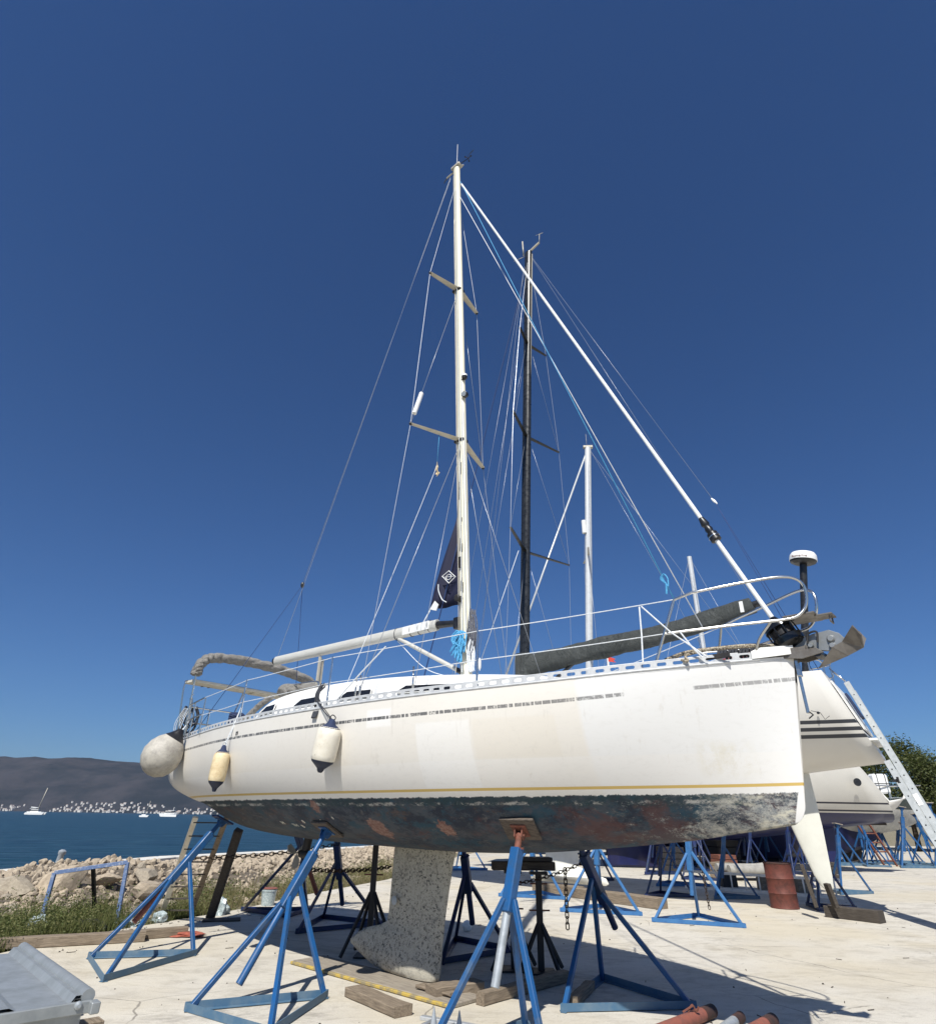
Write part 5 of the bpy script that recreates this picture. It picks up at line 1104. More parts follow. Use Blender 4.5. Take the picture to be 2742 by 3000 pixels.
# ================================================================ second yacht: white hull, black mast, stern towards us
O2, A2 = (3.0, 17.8, 0), -R(217)
b2 = thing('sailing_yacht', 'white sailing yacht with black mast and grey boom cover behind the nearest one', 'sailing yacht', O2, A2)
hull('hull', ['hull_white'], b2, [-6.62, -5, -3, 0, 3, 4.8, 6.2, 6.9], [1.26, 1.72, 2.0, 2.05, 1.7, 1.1, .45, .03], [4.56, 4.5, 4.42, 4.35, 4.4, 4.5, 4.6, 4.65],
     [2.80, 2.55, 2.25, 2.0, 2.1, 2.4, 2.8, 3.2], [2.4, 2.5, 2.6, 2.6, 2.2, 1.6, 1.2, 1], [.62, .58, .55, .52, .6, .75, .85, .8], ns=60, nu=22, stern=.36)
m = MB(); rows = []
for (s, p, z) in ((-3.4, 1.0, 4.5), (-2.8, 1.1, 4.75), (0, 1.1, 4.9), (3, .8, 4.85), (4.2, .4, 4.7), (4.6, .2, 4.5)): rows.append([(s, -p - .3, 4.33), (s, -p, z - .05), (s, -p * .7, z + .04), (s, p * .7, z + .04), (s, p, z - .05), (s, p + .3, 4.33)])
m.grid(rows, False); m.build('coachroof', 'deck_white', b2)
m = MB(); m.prism([(-6.72, .95, 4.38), (-7.07, .75, 3.40), (-7.07, -.75, 3.40), (-6.72, -.95, 4.38)], .03); m.build('transom_panel', 'deck_white', b2)
m = MB(); m.box((-7.17, 0, 3.20), (.16, 1.5, .05)); m.build('swim_platform', 'deck_white', b2, .01)
m = MB(); m.box((-6.95, .10, 3.95), (.05, .40, .55), Matrix.Rotation(.35, 3, 'Y')); m.build('transom_hatch', 'canvas_navy', b2, .01)
MB().lathe([(.028, 0), (.028, .02)], (-6.38, 1.30, 3.70), (0, 1, 0), 12).build('outlet', 'black', b2)
f = MB(); c = V(1.53, 0, 4.6); t = V(.70, 0, 23.66); oval(f, c, t, .17, .12, seg=18); mast2 = f.build('mast', 'mast_black', b2)
MB().bar(c + V(-.18, .0, 2), t + V(-.18, 0, -.2), .03, .03).build('luff_track', 'spreader', mast2)
MB().bar(c + V(-.06, -.125, 1), t + V(-.05, -.115, 0), .02, .012).build('mast_groove', 'mast_white', mast2)
def m2(z): return c.lerp(t, (z - 4.6) / (23.66 - 4.6))
T2 = {}
for i, (z, h, s_) in enumerate(((18.55, 1.0, .66), (14.2, 1.62, .66), (9.65, 1.9, .68))):
    for sd in (-1, 1):
        tip = V(s_, sd * h, z); T2[(i, sd)] = tip; MB().bar(m2(z), tip, .13, .035, up=(0, 0, 1), w2=.08).build('spreader', 'mast_black', mast2)
for sd in (-1, 1):
    wire('shroud', [m2(23.5), T2[(0, sd)], T2[(1, sd)], T2[(2, sd)], V(.95, sd * 1.95, 4.4)], 'wire', .006, b2)
    wire('shroud', [m2(18.9), T2[(1, sd)]], 'wire', .005, b2); wire('shroud', [m2(14.4), T2[(2, sd)]], 'wire', .005, b2); wire('shroud', [m2(9.7), V(.85, sd * 1.8, 4.4)], 'wire', .006, b2)
    wire('backstay', [V(-4.885, 0.000, 9.690), V(-6.45, sd * 1.1, 4.55)], 'line_navy', .008, b2)
wire('backstay', [t, V(-4.885, 0.000, 9.690)], 'wire', .006, b2)
MB().lathe([(.02, -.12), (.04, 0), (.02, .12)], V(-4.885, 0.000, 9.690), (-.6, 0, -1), 8).build('backstay_insulator', 'white', b2)
wire('forestay', [V(1.0, 0, 22.2), V(4.95, 0, 8.0), V(5.9, 0, 4.75)], 'line_navy', .022, b2)
for (s_, z0) in ((.9, 22.5), (1.4, 20.0), (1.1, 17.0)): wire('halyard', [m2(z0) + V(.2, .1, 0), V(s_ + 2.3, .25, 4.9)], 'wire', .005, b2)
wire('halyard', [m2(22.8) + V(.1, .1, 0), V(4.1, .5, 4.8)], 'wire', .005, b2); wire('halyard', [m2(9.7) + V(.2, .12, 0), V(2.6, .8, 5.9)], 'rope_white', .010, b2)
MB().lathe([(.01, -.2), (.05, -.1), (.05, .1), (.01, .2)], (2.6, .8, 5.9), seg=10).build('halyard_ball', 'white', b2)
m = MB(); rows = []                                        # open corner of the furled navy sail
S_ = [V(4.25, 0, 11.75), V(5.12, 0, 9.16), V(5.34, 0, 8.38)]; E_ = [V(3.85, 0, 11.9), V(3.8, .0, 9.6), V(3.76, 0, 8.25)]
for i in range(9):
    t_ = i / 8; a = S_[0].lerp(S_[1], t_ * 1.4) if t_ < .72 else S_[1].lerp(S_[2], (t_ - .72) / .28); b = E_[0].lerp(E_[1], t_ * 1.4) if t_ < .72 else E_[1].lerp(E_[2], (t_ - .72) / .28)
    rows.append([a.lerp(b, k / 8) + V(0, .10 * math.sin(k * .9 + i * .3), 0) for k in range(9)])
m.grid(rows); sl_ = m.build('sail', 'sail_navy', b2); md = sl_.modifiers.new('thick', 'SOLIDIFY'); md.thickness = .008
m = MB(); q0 = V(4.42, .16, 9.34); 
for a, b in (((-.30, -.02), (.02, .26)), ((.02, .26), (.34, .10)), ((.34, .10), (.0, -.22)), ((.0, -.22), (-.30, -.02))): m.tube([q0 + V(a[0] * .9, .02, a[1]), q0 + V(b[0], .02, b[1])], .016, 6)
m.tube([q0 + V(.02 + .12 * math.cos(k), .02, .02 + .10 * math.sin(k)) for k in [j * .524 for j in range(13)]], .014, 6); m.tube([q0 + V(-.2, .02, .0), q0 + V(.24, .02, .06)], .010, 6)
m.build('sail_emblem', 'white', sl_)
m = MB(); m.prism([(5.34, .08, 8.34), (5.12, .08, 8.62), (4.94, .08, 8.45), (5.04, .08, 8.24)], .03); m.build('clew_patch', 'white', sl_)
m = MB(); m.tube(smooth_pts([(4.95, .13, 9.2), (4.92, .14, 8.95), (4.75, .14, 8.6), (4.55, .13, 8.45)]), .02, 6); m.build('sail_rope', 'rope_white', sl_)
wire('sheet', [V(5.34, .05, 8.34), V(5.7, .2, 7.6)], 'rope_white', .02, b2)
# covered boom
def noise3(x, a, k):
    from mathutils import noise
    return noise.noise(V(x, math.cos(a) * 1.2 + k, math.sin(a) * 1.2))
P_ = [V(1.53, 0, 5.78), V(1.0, 0, 5.88), V(-1, 0, 6.05), V(-2.9, 0, 6.22), V(-5.1, 0, 6.54), V(-5.33, 0, 6.57)]; rr = [.25, .27, .26, .235, .185, .17]; m = MB(); rows = []; n = 120
for i in range(n + 1):
    t_ = i / n; x = 1.53 - 6.86 * t_; r = interp(t_, [0, .08, .37, .69, .97, 1], rr); z = interp(t_, [0, .08, .37, .69, .97, 1], [p.z for p in P_]); row = []
    for k in range(30):
        a = 2 * math.pi * k / 30; rk = r * (1 + .10 * noise3(x * 1.1, a, 1.3) + .09 * noise3(x * 3.2, a, 3.1) - .05 * abs(noise3(x * 6, a * 2, 7.7))); row.append((x + .06 * math.sin(a), rk * .8 * math.cos(a), z + rk * 1.15 * math.sin(a)))
    rows.append(row)
m.grid(rows, close=True); m.add(rows[-1], [tuple(range(30))]); m.add(rows[0], [tuple(range(30))]); bc = m.build('boom_cover', 'boom_cover', b2)
m = MB(); oval(m, (1.50, 0, 5.2), (1.48, 0, 6.22), .30, .24, seg=18); m.build('mast_collar', 'boom_cover', b2)
MB().tube([(-5.27, 0, 6.56), (-5.50, 0, 6.60)], .09, 12).build('boom_end', 'black', b2); MB().box((-5.08, .145, 6.53), (.09, .02, .28)).build('label_patch', 'white', bc)
wire('topping_lift', [t, V(-5.35, 0, 6.7)], 'wire', .005, b2)
MB().tube([(1.35, 0, 4.8), (-.4, 0, 5.85)], .05, 10).build('boom_vang', 'mast_black', b2)
m = MB(); q = t; m.bar(q + V(0, 0, 0), q + V(-.55, 0, .25), .07, .06); m.tube([q + V(-.55, 0, .2), q + V(-.58, 0, .75)], .012, 6); m.tube([q + V(-.75, 0, .72), q + V(-.40, 0, .80)], .012, 6); m.tube([q + V(.25, 0, 0), q + V(.28, 0, .9)], .030, 8); m.tube([q + V(.2, 0, -.1), q + V(.7, .1, -.15)], .012, 6); m.build('masthead_gear', 'spreader', mast2)
# radar on its pole
pa, pb = V(-6.04, 0, 4.2), V(-6.66, 0, 7.40)
pole = MB().tube([pa, pb], .083, 18).build('radar_pole', 'black', b2)
PQ = V(0, 0, 1).rotation_difference((pb - pa).normalized())
m = MB(); m.lathe([(.20, -.02), (.285, .02), (.305, .075)], pb, PQ @ V(0, 0, 1), seg=36); m.build('radome_base', 'black', b2)
rd = MB(); rd.lathe([(.308, .06), (.307, .13), (.295, .20), (.26, .255), (.18, .285), (.08, .298), (0, .30)], pb, PQ @ V(0, 0, 1), seg=36); rdo = rd.build('radome', 'white', b2)
me_ = text_mesh('Raymarine', .085, .001)
ang0 = math.atan2(-(7.4 - 3.0), 0)                         # lettering wrapped on the side facing the yard
x_off = -.21
bm = bmesh.new(); bm.from_mesh(me_)
fa = R(64)                                                 # direction of the lettering centre in the boat frame
for v in bm.verts:
    th_ = (v.co.x + x_off) / .30; zz = .085 + v.co.y; r_ = .312 - .10 * max(0, zz - .13) + v.co.z
    a = math.radians(86) + th_; v.co = pb + PQ @ V(r_ * math.cos(a), r_ * math.sin(a), zz)
bm.to_mesh(me_); bm.free(); me_.materials.clear(); me_.materials.append(M['rust']); ro = bpy.data.objects.new('radome_lettering', me_); COL.objects.link(ro); ro.parent = rdo
MB().lathe([(.10, 0), (.10, .10)], pa.lerp(pb, .31), seg=14).build('pole_clamp', 'steel_dark', b2)
m = MB()
for sd in (-1, 1):
    for h in (.62, .32): m.tube(smooth_pts([(-4.2, sd * 1.8, 4.5 + h), (-5.8, sd * 1.45, 4.5 + h), (-6.5, sd * 1.15, 4.5 + h), (-6.62, sd * .6, 4.5 + h)]), .016, 8)
    for x, y in ((-4.3, 1.78), (-5.4, 1.56), (-6.4, 1.2), (-6.6, .65)): m.tube([(x, sd * y, 4.45), (x, sd * y, 5.12)], .016, 8)
m.build('pushpit', 'inox', b2)
m = MB()
for x in (-3, -.8, 1.6, 4): 
    for sd in (-1, 1): m.tube([(x, sd * (1.95 if x < 2 else 1.4), 4.36), (x, sd * (1.95 if x < 2 else 1.4), 5.02)], .014, 6)
m.build('stanchions', 'inox', b2)
kz = [(.205, 1.3, -.70, .02), (.25, 1.45, -.78, .13), (.36, 1.45, -.72, .20), (.46, 1.3, -.4, .15), (.58, 1.05, .02, .09), (.8, .98, 0, .075), (2.1, 1.05, -.1, .09)]
m = MB(); R_ = foil_rows(None, kz); m.grid(R_, close=True); m.add(R_[0], [tuple(range(26))]); m.build('keel', 'bulb_white', b2)
rz_ = [(.445, -5.59, -5.71, .02), (.52, -5.50, -5.74, .03), (.70, -5.42, -5.76, .04), (1.6, -5.17, -5.78, .06), (2.75, -4.9, -5.75, .08), (2.95, -4.9, -5.75, .08)]
m = MB(); R_ = foil_rows(None, rz_); m.grid(R_, close=True); m.add(R_[0], [tuple(range(26))]); m.build('rudder', 'rudder_cream', b2)
m = MB()                                                   # gantry of thin tubes above the platform
for (a, b) in (((-6.6, -.4, 4.9), (-6.85, -.4, 4.6)), ((-6.85, -.4, 4.6), (-7.15, -.4, 3.4)), ((-6.6, -.7, 4.9), (-6.85, -.7, 4.6)), ((-6.85, -.7, 4.6), (-7.15, -.7, 3.4)), ((-6.95, -.4, 4.2), (-6.95, -.7, 4.2)), ((-7.05, -.4, 3.8), (-7.05, -.7, 3.8))): m.tube([a, b], .016, 6)
m.build('boarding_ladder', 'inox', b2)

# ================================================================ third yacht: navy antifouling
O3, A3 = (7.6, 27.5, 0), -R(184.6)
b3 = thing('sailing_yacht', 'cream yacht with navy underwater hull and white mast, seen under and right of the nearest', 'sailing yacht', O3, A3)
hull('hull', ['hull_navy'], b3, [-7.3, -5.5, -3, 0, 3, 5, 6.4, 7.0], [1.75, 1.95, 2.1, 2.1, 1.6, .95, .35, .03], [4.45, 4.42, 4.4, 4.4, 4.5, 4.6, 4.75, 4.8], [1.75, 1.3, 1.05, .95, 1.0, 1.3, 1.8, 2.2], [2.3, 2.4, 2.5, 2.4, 2.0, 1.5, 1.1, 1], [.6, .58, .55, .55, .62, .75, .85, .8], ns=46, nu=18, stern=.80)
m = MB(); rows = []
for (s, p, z) in ((-3.6, 1.0, 4.6), (-3.0, 1.2, 4.95), (0, 1.2, 5.05), (3, .8, 4.95), (4.4, .4, 4.8)): rows.append([(s, -p - .3, 4.35), (s, -p, z - .05), (s, 0, z + .08), (s, p, z - .05), (s, p + .3, 4.35)])
m.grid(rows, False); m.build('coachroof', 'deck_white', b3)
m = MB(); m.prism([(-7.35, 1.60, 4.38), (-9.0, 1.12, 2.45), (-9.0, -1.1, 2.45), (-7.35, -1.60, 4.38)], .05); m.build('transom_panel', 'deck_white', b3)
MB().lathe([(.14, 0), (.14, .03)], (-7.6, 1.86, 3.1), (0, 1, 0), 16).build('thruster_hole', 'black', b3)
m = MB(); zk = [(.04, 1.75, -.45, .10), (.10, 1.8, -.5, .16), (.6, 1.8, -.45, .14), (1.2, 1.9, -.5, .16)]; R_ = foil_rows(None, zk); m.grid(R_, close=True); m.add(R_[0], [tuple(range(26))]); m.build('keel', 'hull_navy', b3)
m = MB(); zk = [(.08, -6.15, -7.0, .04), (.14, -6.1, -7.1, .05), (.8, -5.7, -7.15, .07), (1.7, -5.2, -7.2, .09)]; R_ = foil_rows(None, zk); m.grid(R_, close=True); m.add(R_[0], [tuple(range(26))]); m.build('rudder', 'hull_navy', b3)
c3, t3 = V(2.15, 0, 4.9), V(1.135, 0.000, 19.743)
f = MB(); oval(f, c3, t3, .17, .12, seg=16); mast3 = f.build('mast', 'mast_white', b3)
def m3(z): return c3.lerp(t3, (z - c3.z) / (t3.z - c3.z))
for z, h in ((13.4, 1.05), (8.3, 1.3)):
    for sd in (-1, 1): MB().bar(m3(z), V(1.7, sd * h, z), .12, .04, w2=.08).build('spreader', 'spreader', mast3)
for sd in (-1, 1):
    wire('shroud', [t3 + V(0, 0, -.2), V(1.7, sd * 1.05, 13.4), V(1.7, sd * 1.3, 8.3), V(1.8, sd * 1.9, 4.4)], 'wire', .008, b3); wire('shroud', [m3(13.3), V(1.7, sd * 1.3, 8.3)], 'wire', .006, b3); wire('shroud', [m3(8.3), V(1.6, sd * 1.7, 4.4)], 'wire', .007, b3)
MB().tube([t3 + V(.1, 0, -.3), V(6.7, 0, 5.0)], .045, 8).build('furled_genoa', 'mast_white', b3)
wire('backstay', [t3, V(-7.2, 0, 4.5)], 'wire', .007, b3); wire('topping_lift', [t3 + V(-.1, 0, -.1), V(-4.2, 0, 6.2)], 'wire', .006, b3)
MB().tube([m3(14.95) + V(.22, .05, -.35), m3(14.95) + V(.22, .05, .35)], .12, 14).build('radar_reflector', 'white', mast3)
MB().box(t3 + V(0, 0, .05), (.5, .2, .12)).build('mast_cap', 'spreader', mast3); MB().tube([t3 + V(.05, 0, 0), t3 + V(.05, 0, .9)], .008, 6).build('aerial', 'spreader', mast3)
m = MB(); fq = V(1.086, 0.000, 7.955); m.tube([fq + V(0, 0, -1.2), fq + V(0, 0, .45)], .015, 6); m.build('flagstaff', 'white', b3)
m = MB(); m.prism([fq + V(0, 0, .42), fq + V(-.34, 0, .30), fq + V(-.25, 0, .22), fq + V(-.36, 0, .14), fq + V(0, 0, .18)], .01); m.build('flag', 'red_flag', b3)
# further sailboats
def small_yacht(label, O, az, hz, L_, b, zs_, zb_, mat, mast_top=None, mx=0., rails=False, thick=.09):
    th = thing('sailing_yacht' if mast_top else 'motor_boat', label, 'sailing yacht' if mast_top else 'boat', O, az); h = L_ / 2
    hull('hull', [mat], th, [-h, -h * .6, 0, h * .5, h * .85, h], [b * .75, b * .95, b, b * .7, b * .28, .03], [zs_, zs_, zs_, zs_ + .1, zs_ + .2, zs_ + .25], [zb_ + .5, zb_ + .2, zb_, zb_ + .2, zb_ + .6, zb_ + 1.0], [2.3, 2.4, 2.3, 1.7, 1.2, 1], [.6, .56, .56, .65, .8, .8], ns=30, nu=14, stern=.2)
    m = MB(); m.box((-.2 * h, 0, zs_ + .15), (h * .9, b * 1.1, .4), None, .25); m.build('coachroof', 'deck_white', th)
    if mast_top:
        m = MB(); oval(m, (mx, 0, zs_ + .2), (mx - .1, 0, mast_top), thick * 1.2, thick, seg=12); q = m.build('mast', 'mast_white', th)
        for f_ in (.45, .72):
            z = zs_ + (mast_top - zs_) * f_; MB().bar((mx, -.8, z), (mx, .8, z), .08, .04).build('spreader', 'spreader', q)
        for sd in (-1, 1): wire('shroud', [V(mx - .1, 0, mast_top), V(mx, sd * .8, zs_ + (mast_top - zs_) * .45), V(mx, sd * b * .9, zs_)], 'wire', .010, th)
        wire('forestay', [V(mx - .1, 0, mast_top), V(h, 0, zs_)], 'wire', .012, th); wire('backstay', [V(mx - .1, 0, mast_top), V(-h, 0, zs_)], 'wire', .010, th)
    if rails:
        m = MB(); 
        for sd in (-1, 1):
            m.tube([(-h * .5, sd * b * .85, zs_ + .6), (h * .5, sd * b * .6, zs_ + .65), (h * 1.02, sd * .1, zs_ + .75)], .03, 6)
            for x in (-.4, 0, .4, .75): m.tube([(h * x, sd * b * (.85 if x < .5 else .4), zs_), (h * x, sd * b * (.85 if x < .5 else .4), zs_ + .65)], .02, 6)
        m.build('guard_rail', 'inox', th)
    m = MB(); m.box((0, 0, (zb_ + .1) / 2), (.9, .3, zb_ + .1)); m.build('keel', 'wood_dark', th)
    return th
small_yacht('dark green topped sailboat with cream bottom at the right, bow by the long ladder', (18.9, 33.4, 0), R(6), 0, 9.0, 1.5, 2.75, 1.15, 'hull_green', None, rails=True)
small_yacht('distant sailboat whose silver mast rises behind the boom cover end', (16.2, 40, 0), R(175), 0, 11, 1.7, 3.3, 1.2, 'hull_white', 18.7, 0.3, thick=.14)
small_yacht('farthest sailboat, only its short white mast showing over the rail', (14.6, 60, 0), R(170), 0, 9, 1.5, 3.0, 1.0, 'hull_white', 16.8, .5, thick=.12)
th = small_yacht('small white open launch sitting high behind the blue stands', (16.4, 27.0, 1.65), R(-10), 0, 3.0, .8, .75, .25, 'hull_white')
small_yacht('long grey boat low behind the clutter under the navy hull', (8.2, 37.0, 0), R(3), 0, 11.0, 1.6, 2.4, .25, 'hull_grey')
small_yacht('navy bottomed boat in deep shade between the cream rudder and the red ladder', (14.4, 32.6, 0), R(4), 0, 11.4, 1.7, 3.6, .05, 'hull_navy')
th = thing('liferaft_box', 'white strapped box standing against the trees', 'box', (20.9, 33.0, 3.05)); MB().box((0, 0, .45), (.75, .5, .9)).build('box', 'white', th, .08)
m = MB(); [m.box((x, 0, .45), (.03, .53, .93)) for x in (-.2, .2)]; m.box((0, 0, .45), (.78, .53, .03)); m.build('strap', 'steel_dark', th)
# red lattice ladder among the stands
ladder('lattice_ladder', 'tall red lattice ladder leaning among the blue stands', V(19.3, 31.2, 0), V(16.55, 30.6, 5.05), V(.62, .1, 0), 14, (.07, .07), 'tube', 'rust', 'rust', r_rung=.03)
# clutter under the hulls: grey dinghy and crates
th = thing('dinghy', 'grey inflatable dinghy lying beyond the flat white ladder', 'dinghy', (9.3, 22.8, .30), .1); th.scale = (.62, .7, .7)
m = MB(); m.tube(smooth_pts([(-1.3, -.6, 0), (.7, -.6, 0), (1.4, -.3, .08), (1.6, 0, .1), (1.4, .3, .08), (.7, .6, 0), (-1.3, .6, 0)], 8), .20, 14); m.build('tube', 'concrete_grey', th); m = MB(); m.box((-.1, 0, -.1), (2.5, 1.0, .06)); m.build('floor', 'wood_dark', th)
for k, (x, y, mt, lab) in enumerate(((8.5, 19.6, 'wood', 'brown wooden block under the flat white ladder, left one'), (9.25, 19.1, 'wood', 'brown wooden block under the flat white ladder, right one'), (7.7, 20.3, 'steel_dark', 'dark box behind the rungs of the flat white ladder'))):
    tag(MB().box((0, 0, .17), (.42, .36, .34), None, .05).build('crate', mt, None, .01, loc=(x, y, 0)), lab, 'block')
# ================================================================ rubble, weeds, bushes
def xq(y): return interp(y, [e[1] for e in QUAY], [e[0] for e in QUAY])
def xe(y): return interp(y, [e[1] for e in EDGE], [e[0] for e in EDGE])
def pile_h(x, y):
    a, b = xq(y) + .7, xe(y) - 1.2; 
    if y < 8 or y > 44 or x < a or x > b: return -.1
    u = (x - a) / max(b - a, .1); pr = math.sin(math.pi * min(1, u * 1.05)) ** .8 if u * 1.05 < 1 else 0
    hh = interp(y, [8, 11, 14, 17.5, 20, 26, 36, 44], [.12, .25, .42, .62, .40, .28, .22, .15])
    return -.12 + hh * pr * (1 + .35 * noise2(x, y, .5) + .15 * noise2(x, y, 1.6))
m = MB(); rows = []
for j in range(110):
    y = 7.5 + j * .34; a, b = xq(y) + .5, xe(y) - 1.0; rows.append([(a + (b - a) * k / 40, y, pile_h(a + (b - a) * k / 40, y) + .03 * noise2(k, j, .9)) for k in range(41)])
m.grid(rows); o = m.build('rubble_base', 'rubble_shaded_soil'); o['kind'] = 'structure'
def rock_mesh(seed, sub=2):
    from mathutils import noise
    rn = random.Random(seed); bm = bmesh.new(); bmesh.ops.create_icosphere(bm, subdivisions=sub, radius=1)
    pl = [(V(rn.uniform(-1, 1), rn.uniform(-1, 1), rn.uniform(-1, 1)).normalized(), rn.uniform(.5, .85)) for _ in range(9)]
    for v in bm.verts:
        for n_, d in pl:
            e = v.co.dot(n_) - d
            if e > 0: v.co -= n_ * e * .92
        v.co *= 1 + .07 * noise.noise(v.co * 2 + V(seed, 0, 0))
    me = bpy.data.meshes.new('rock'); bm.to_mesh(me); bm.free(); me.materials.append(M['rock'] if seed % 3 else M['rock_grey']); return me
RK = [rock_mesh(s) for s in range(12)]; rn = random.Random(77)
cand = []
for i in range(9500):
    y = 9.5 + 30 * rn.random() ** 1.3; a, b = xq(y) + .6, xe(y) - .9; x = rn.uniform(a, b); r = (.03 + .085 * rn.random() ** 3.0) * (1 + max(0, y - 14) * .02)
    cand.append((r / math.hypot(x, y), x, y, r))
cand.sort(reverse=True)
for i, (k, x, y, r) in enumerate(cand[:285]):
    o = bpy.data.objects.new('rock', RK[i % 12]); COL.objects.link(o); o.location = (x, y, pile_h(x, y) + r * .25); o.rotation_euler = (rn.uniform(0, 6), rn.uniform(0, 6), rn.uniform(0, 6)); o.scale = (r * rn.uniform(.9, 1.4), r * rn.uniform(.8, 1.1), r * rn.uniform(.6, .95))
    tag(o, 'pale limestone rock in the rubble pile behind the slab edge', 'rock', 'rocks of the rubble pile')
vs = []; fs = []
for i, (k, x, y, r) in enumerate(cand[285:]):
    me = RK[i % 12]; 
    e = Matrix.Translation((x, y, pile_h(x, y) + r * .3)) @ Matrix.Rotation(rn.uniform(0, 6), 4, V(rn.random(), rn.random(), rn.random()).normalized()) @ Matrix.Diagonal((r * 1.2, r, r * .8, 1)); o0 = len(vs)
    vs += [tuple(e @ v.co) for v in me.vertices]; fs += [tuple(q + o0 for q in p.vertices) for p in me.polygons]
me = bpy.data.meshes.new('loose_rubble'); me.from_pydata(vs, [], fs); me.materials.append(M['rock']); o = bpy.data.objects.new('loose_rubble', me); COL.objects.link(o); o['kind'] = 'stuff'; o['label'] = 'small pale stones heaped behind the slab'
for k, (px, r, sc, rz, lab) in enumerate((((-7.9, 13.9, .38), 1, (.62, .32, .26), .6, 'long tilted limestone slab framed by the blue steel frame'), ((-8.35, 13.3, .30), 1, (.48, .36, .26), -.3, 'big pale boulder left of the tilted slab'), ((-7.3, 14.6, .42), 1, (.36, .28, .16), .1, 'flat topped block behind the dark leg of the frame'),
        ((-6.5, 14.6, .22), 1, (.38, .30, .22), 1.1, 'pale boulder between blue frame and wooden ladder'), ((-6.9, 15.4, .40), 1, (.40, .26, .22), 2.1, 'leaning pale rock right of the blue frame top'), ((-5.6, 13.6, .05), 1, (.30, .22, .16), .4, 'brown flat rock under the wooden ladder'), ((-9.6, 13.2, .22), 1, (.34, .26, .22), .4, 'dark edged rock at the left end of the pile'))):
    o = bpy.data.objects.new('boulder', rock_mesh(40 + k, 3)); COL.objects.link(o); o.data.materials.clear(); o.data.materials.append(M['rock_grey'] if k % 3 == 1 or k == 5 else M['rock']); o.location = px; o.rotation_euler = (.35 if k == 0 else .1, -.35 if k == 0 else .05, rz); o.scale = sc; tag(o, lab, 'boulder')
def leaves(rn, pts, size, mat, name, jitter=1., up=.0):
    vs = []; fs = []
    for p in pts:
        a = rn.uniform(0, 6.28); d = V(math.cos(a), math.sin(a), rn.uniform(-.6, .9) + up).normalized(); e = d.cross(V(rn.uniform(-1, 1), rn.uniform(-1, 1), rn.uniform(-1, 1))).normalized(); s_ = size * rn.uniform(.6, 1.3); o0 = len(vs)
        vs += [tuple(p - e * s_ * .32), tuple(p + d * s_ * .6 - e * s_ * .1), tuple(p + d * s_), tuple(p + e * s_ * .34 + d * s_ * .3)]; fs.append((o0, o0 + 1, o0 + 2, o0 + 3))
    me = bpy.data.meshes.new(name); me.from_pydata(vs, [], fs); me.materials.append(M[mat]); o = bpy.data.objects.new(name, me); COL.objects.link(o); return o
def blades(rn, pts, h, w_, mat, name, label, lean=.35):
    vs = []; fs = []
    for p in pts:
        n_ = rn.randint(4, 8)
        for _ in range(n_):
            a = rn.uniform(0, 6.28); hh = h * rn.uniform(.4, 1.2); b = p + V(rn.uniform(-.05, .05), rn.uniform(-.05, .05), 0); t_ = V(math.cos(a), math.sin(a), 0); q = rn.uniform(0, 6.28); sd = V(math.cos(q), math.sin(q), 0) * w_; l = rn.uniform(.1, lean) * hh; o0 = len(vs)
            vs += [tuple(b - sd), tuple(b + sd), tuple(b + t_ * l * .4 + V(0, 0, hh * .6) + sd * .7), tuple(b + t_ * l * .4 + V(0, 0, hh * .6) - sd * .7), tuple(b + t_ * l + V(0, 0, hh))]; fs += [(o0, o0 + 1, o0 + 2, o0 + 3), (o0 + 3, o0 + 2, o0 + 4)]
    me = bpy.data.meshes.new(name); me.from_pydata(vs, [], fs); me.materials.append(M[mat]); o = bpy.data.objects.new(name, me); COL.objects.link(o); o['kind'] = 'stuff'; o['label'] = label; return o
rn = random.Random(5)
def strip_pts(n, y0, y1, o0, o1, pw=1., clump=.35):
    out = []
    while len(out) < n:
        y = y0 + (y1 - y0) * rn.random() ** pw; x = xe(y) - rn.uniform(o0, o1)
        if noise2(x, y, .9) > -clump + rn.uniform(-.3, .3): out.append(V(x, y, max(-.09, pile_h(x, y)) + .0))
    return out
gp_ = strip_pts(3600, 8.5, 13.2, .05, 2.1, clump=.12); o = blades(rn, gp_, .26, .006, 'weed', 'green_weeds', 'green weeds along the slab edge at the left')
pts = []
for p in strip_pts(820, 8.5, 13.4, .15, 2.2, clump=.02):
    h = rn.uniform(.18, .52); 
    for _ in range(44): pts.append(p + V(rn.gauss(0, .10), rn.gauss(0, .10), abs(rn.gauss(h * .5, h * .35))))
o = leaves(rn, pts, .035, 'weed', 'leafy_weeds'); o['kind'] = 'stuff'; o['label'] = 'leafy green weeds below the rubble'
o = blades(rn, strip_pts(1900, 13.0, 27, .1, 2.0, 1.4, .05), .30, .004, 'straw', 'dry_grass', 'dry grass between slab and rubble', .5)
pts = []
for p in strip_pts(300, 13.0, 30, .1, 2.0, 1.3, .0):
    h = rn.uniform(.2, .5)
    for _ in range(36): pts.append(p + V(rn.gauss(0, .14), rn.gauss(0, .14), abs(rn.gauss(h * .5, h * .4))))
o = leaves(rn, pts, .045, 'weed', 'scrubby_weeds'); o['kind'] = 'stuff'; o['label'] = 'scrubby weeds mixed into the dry grass'
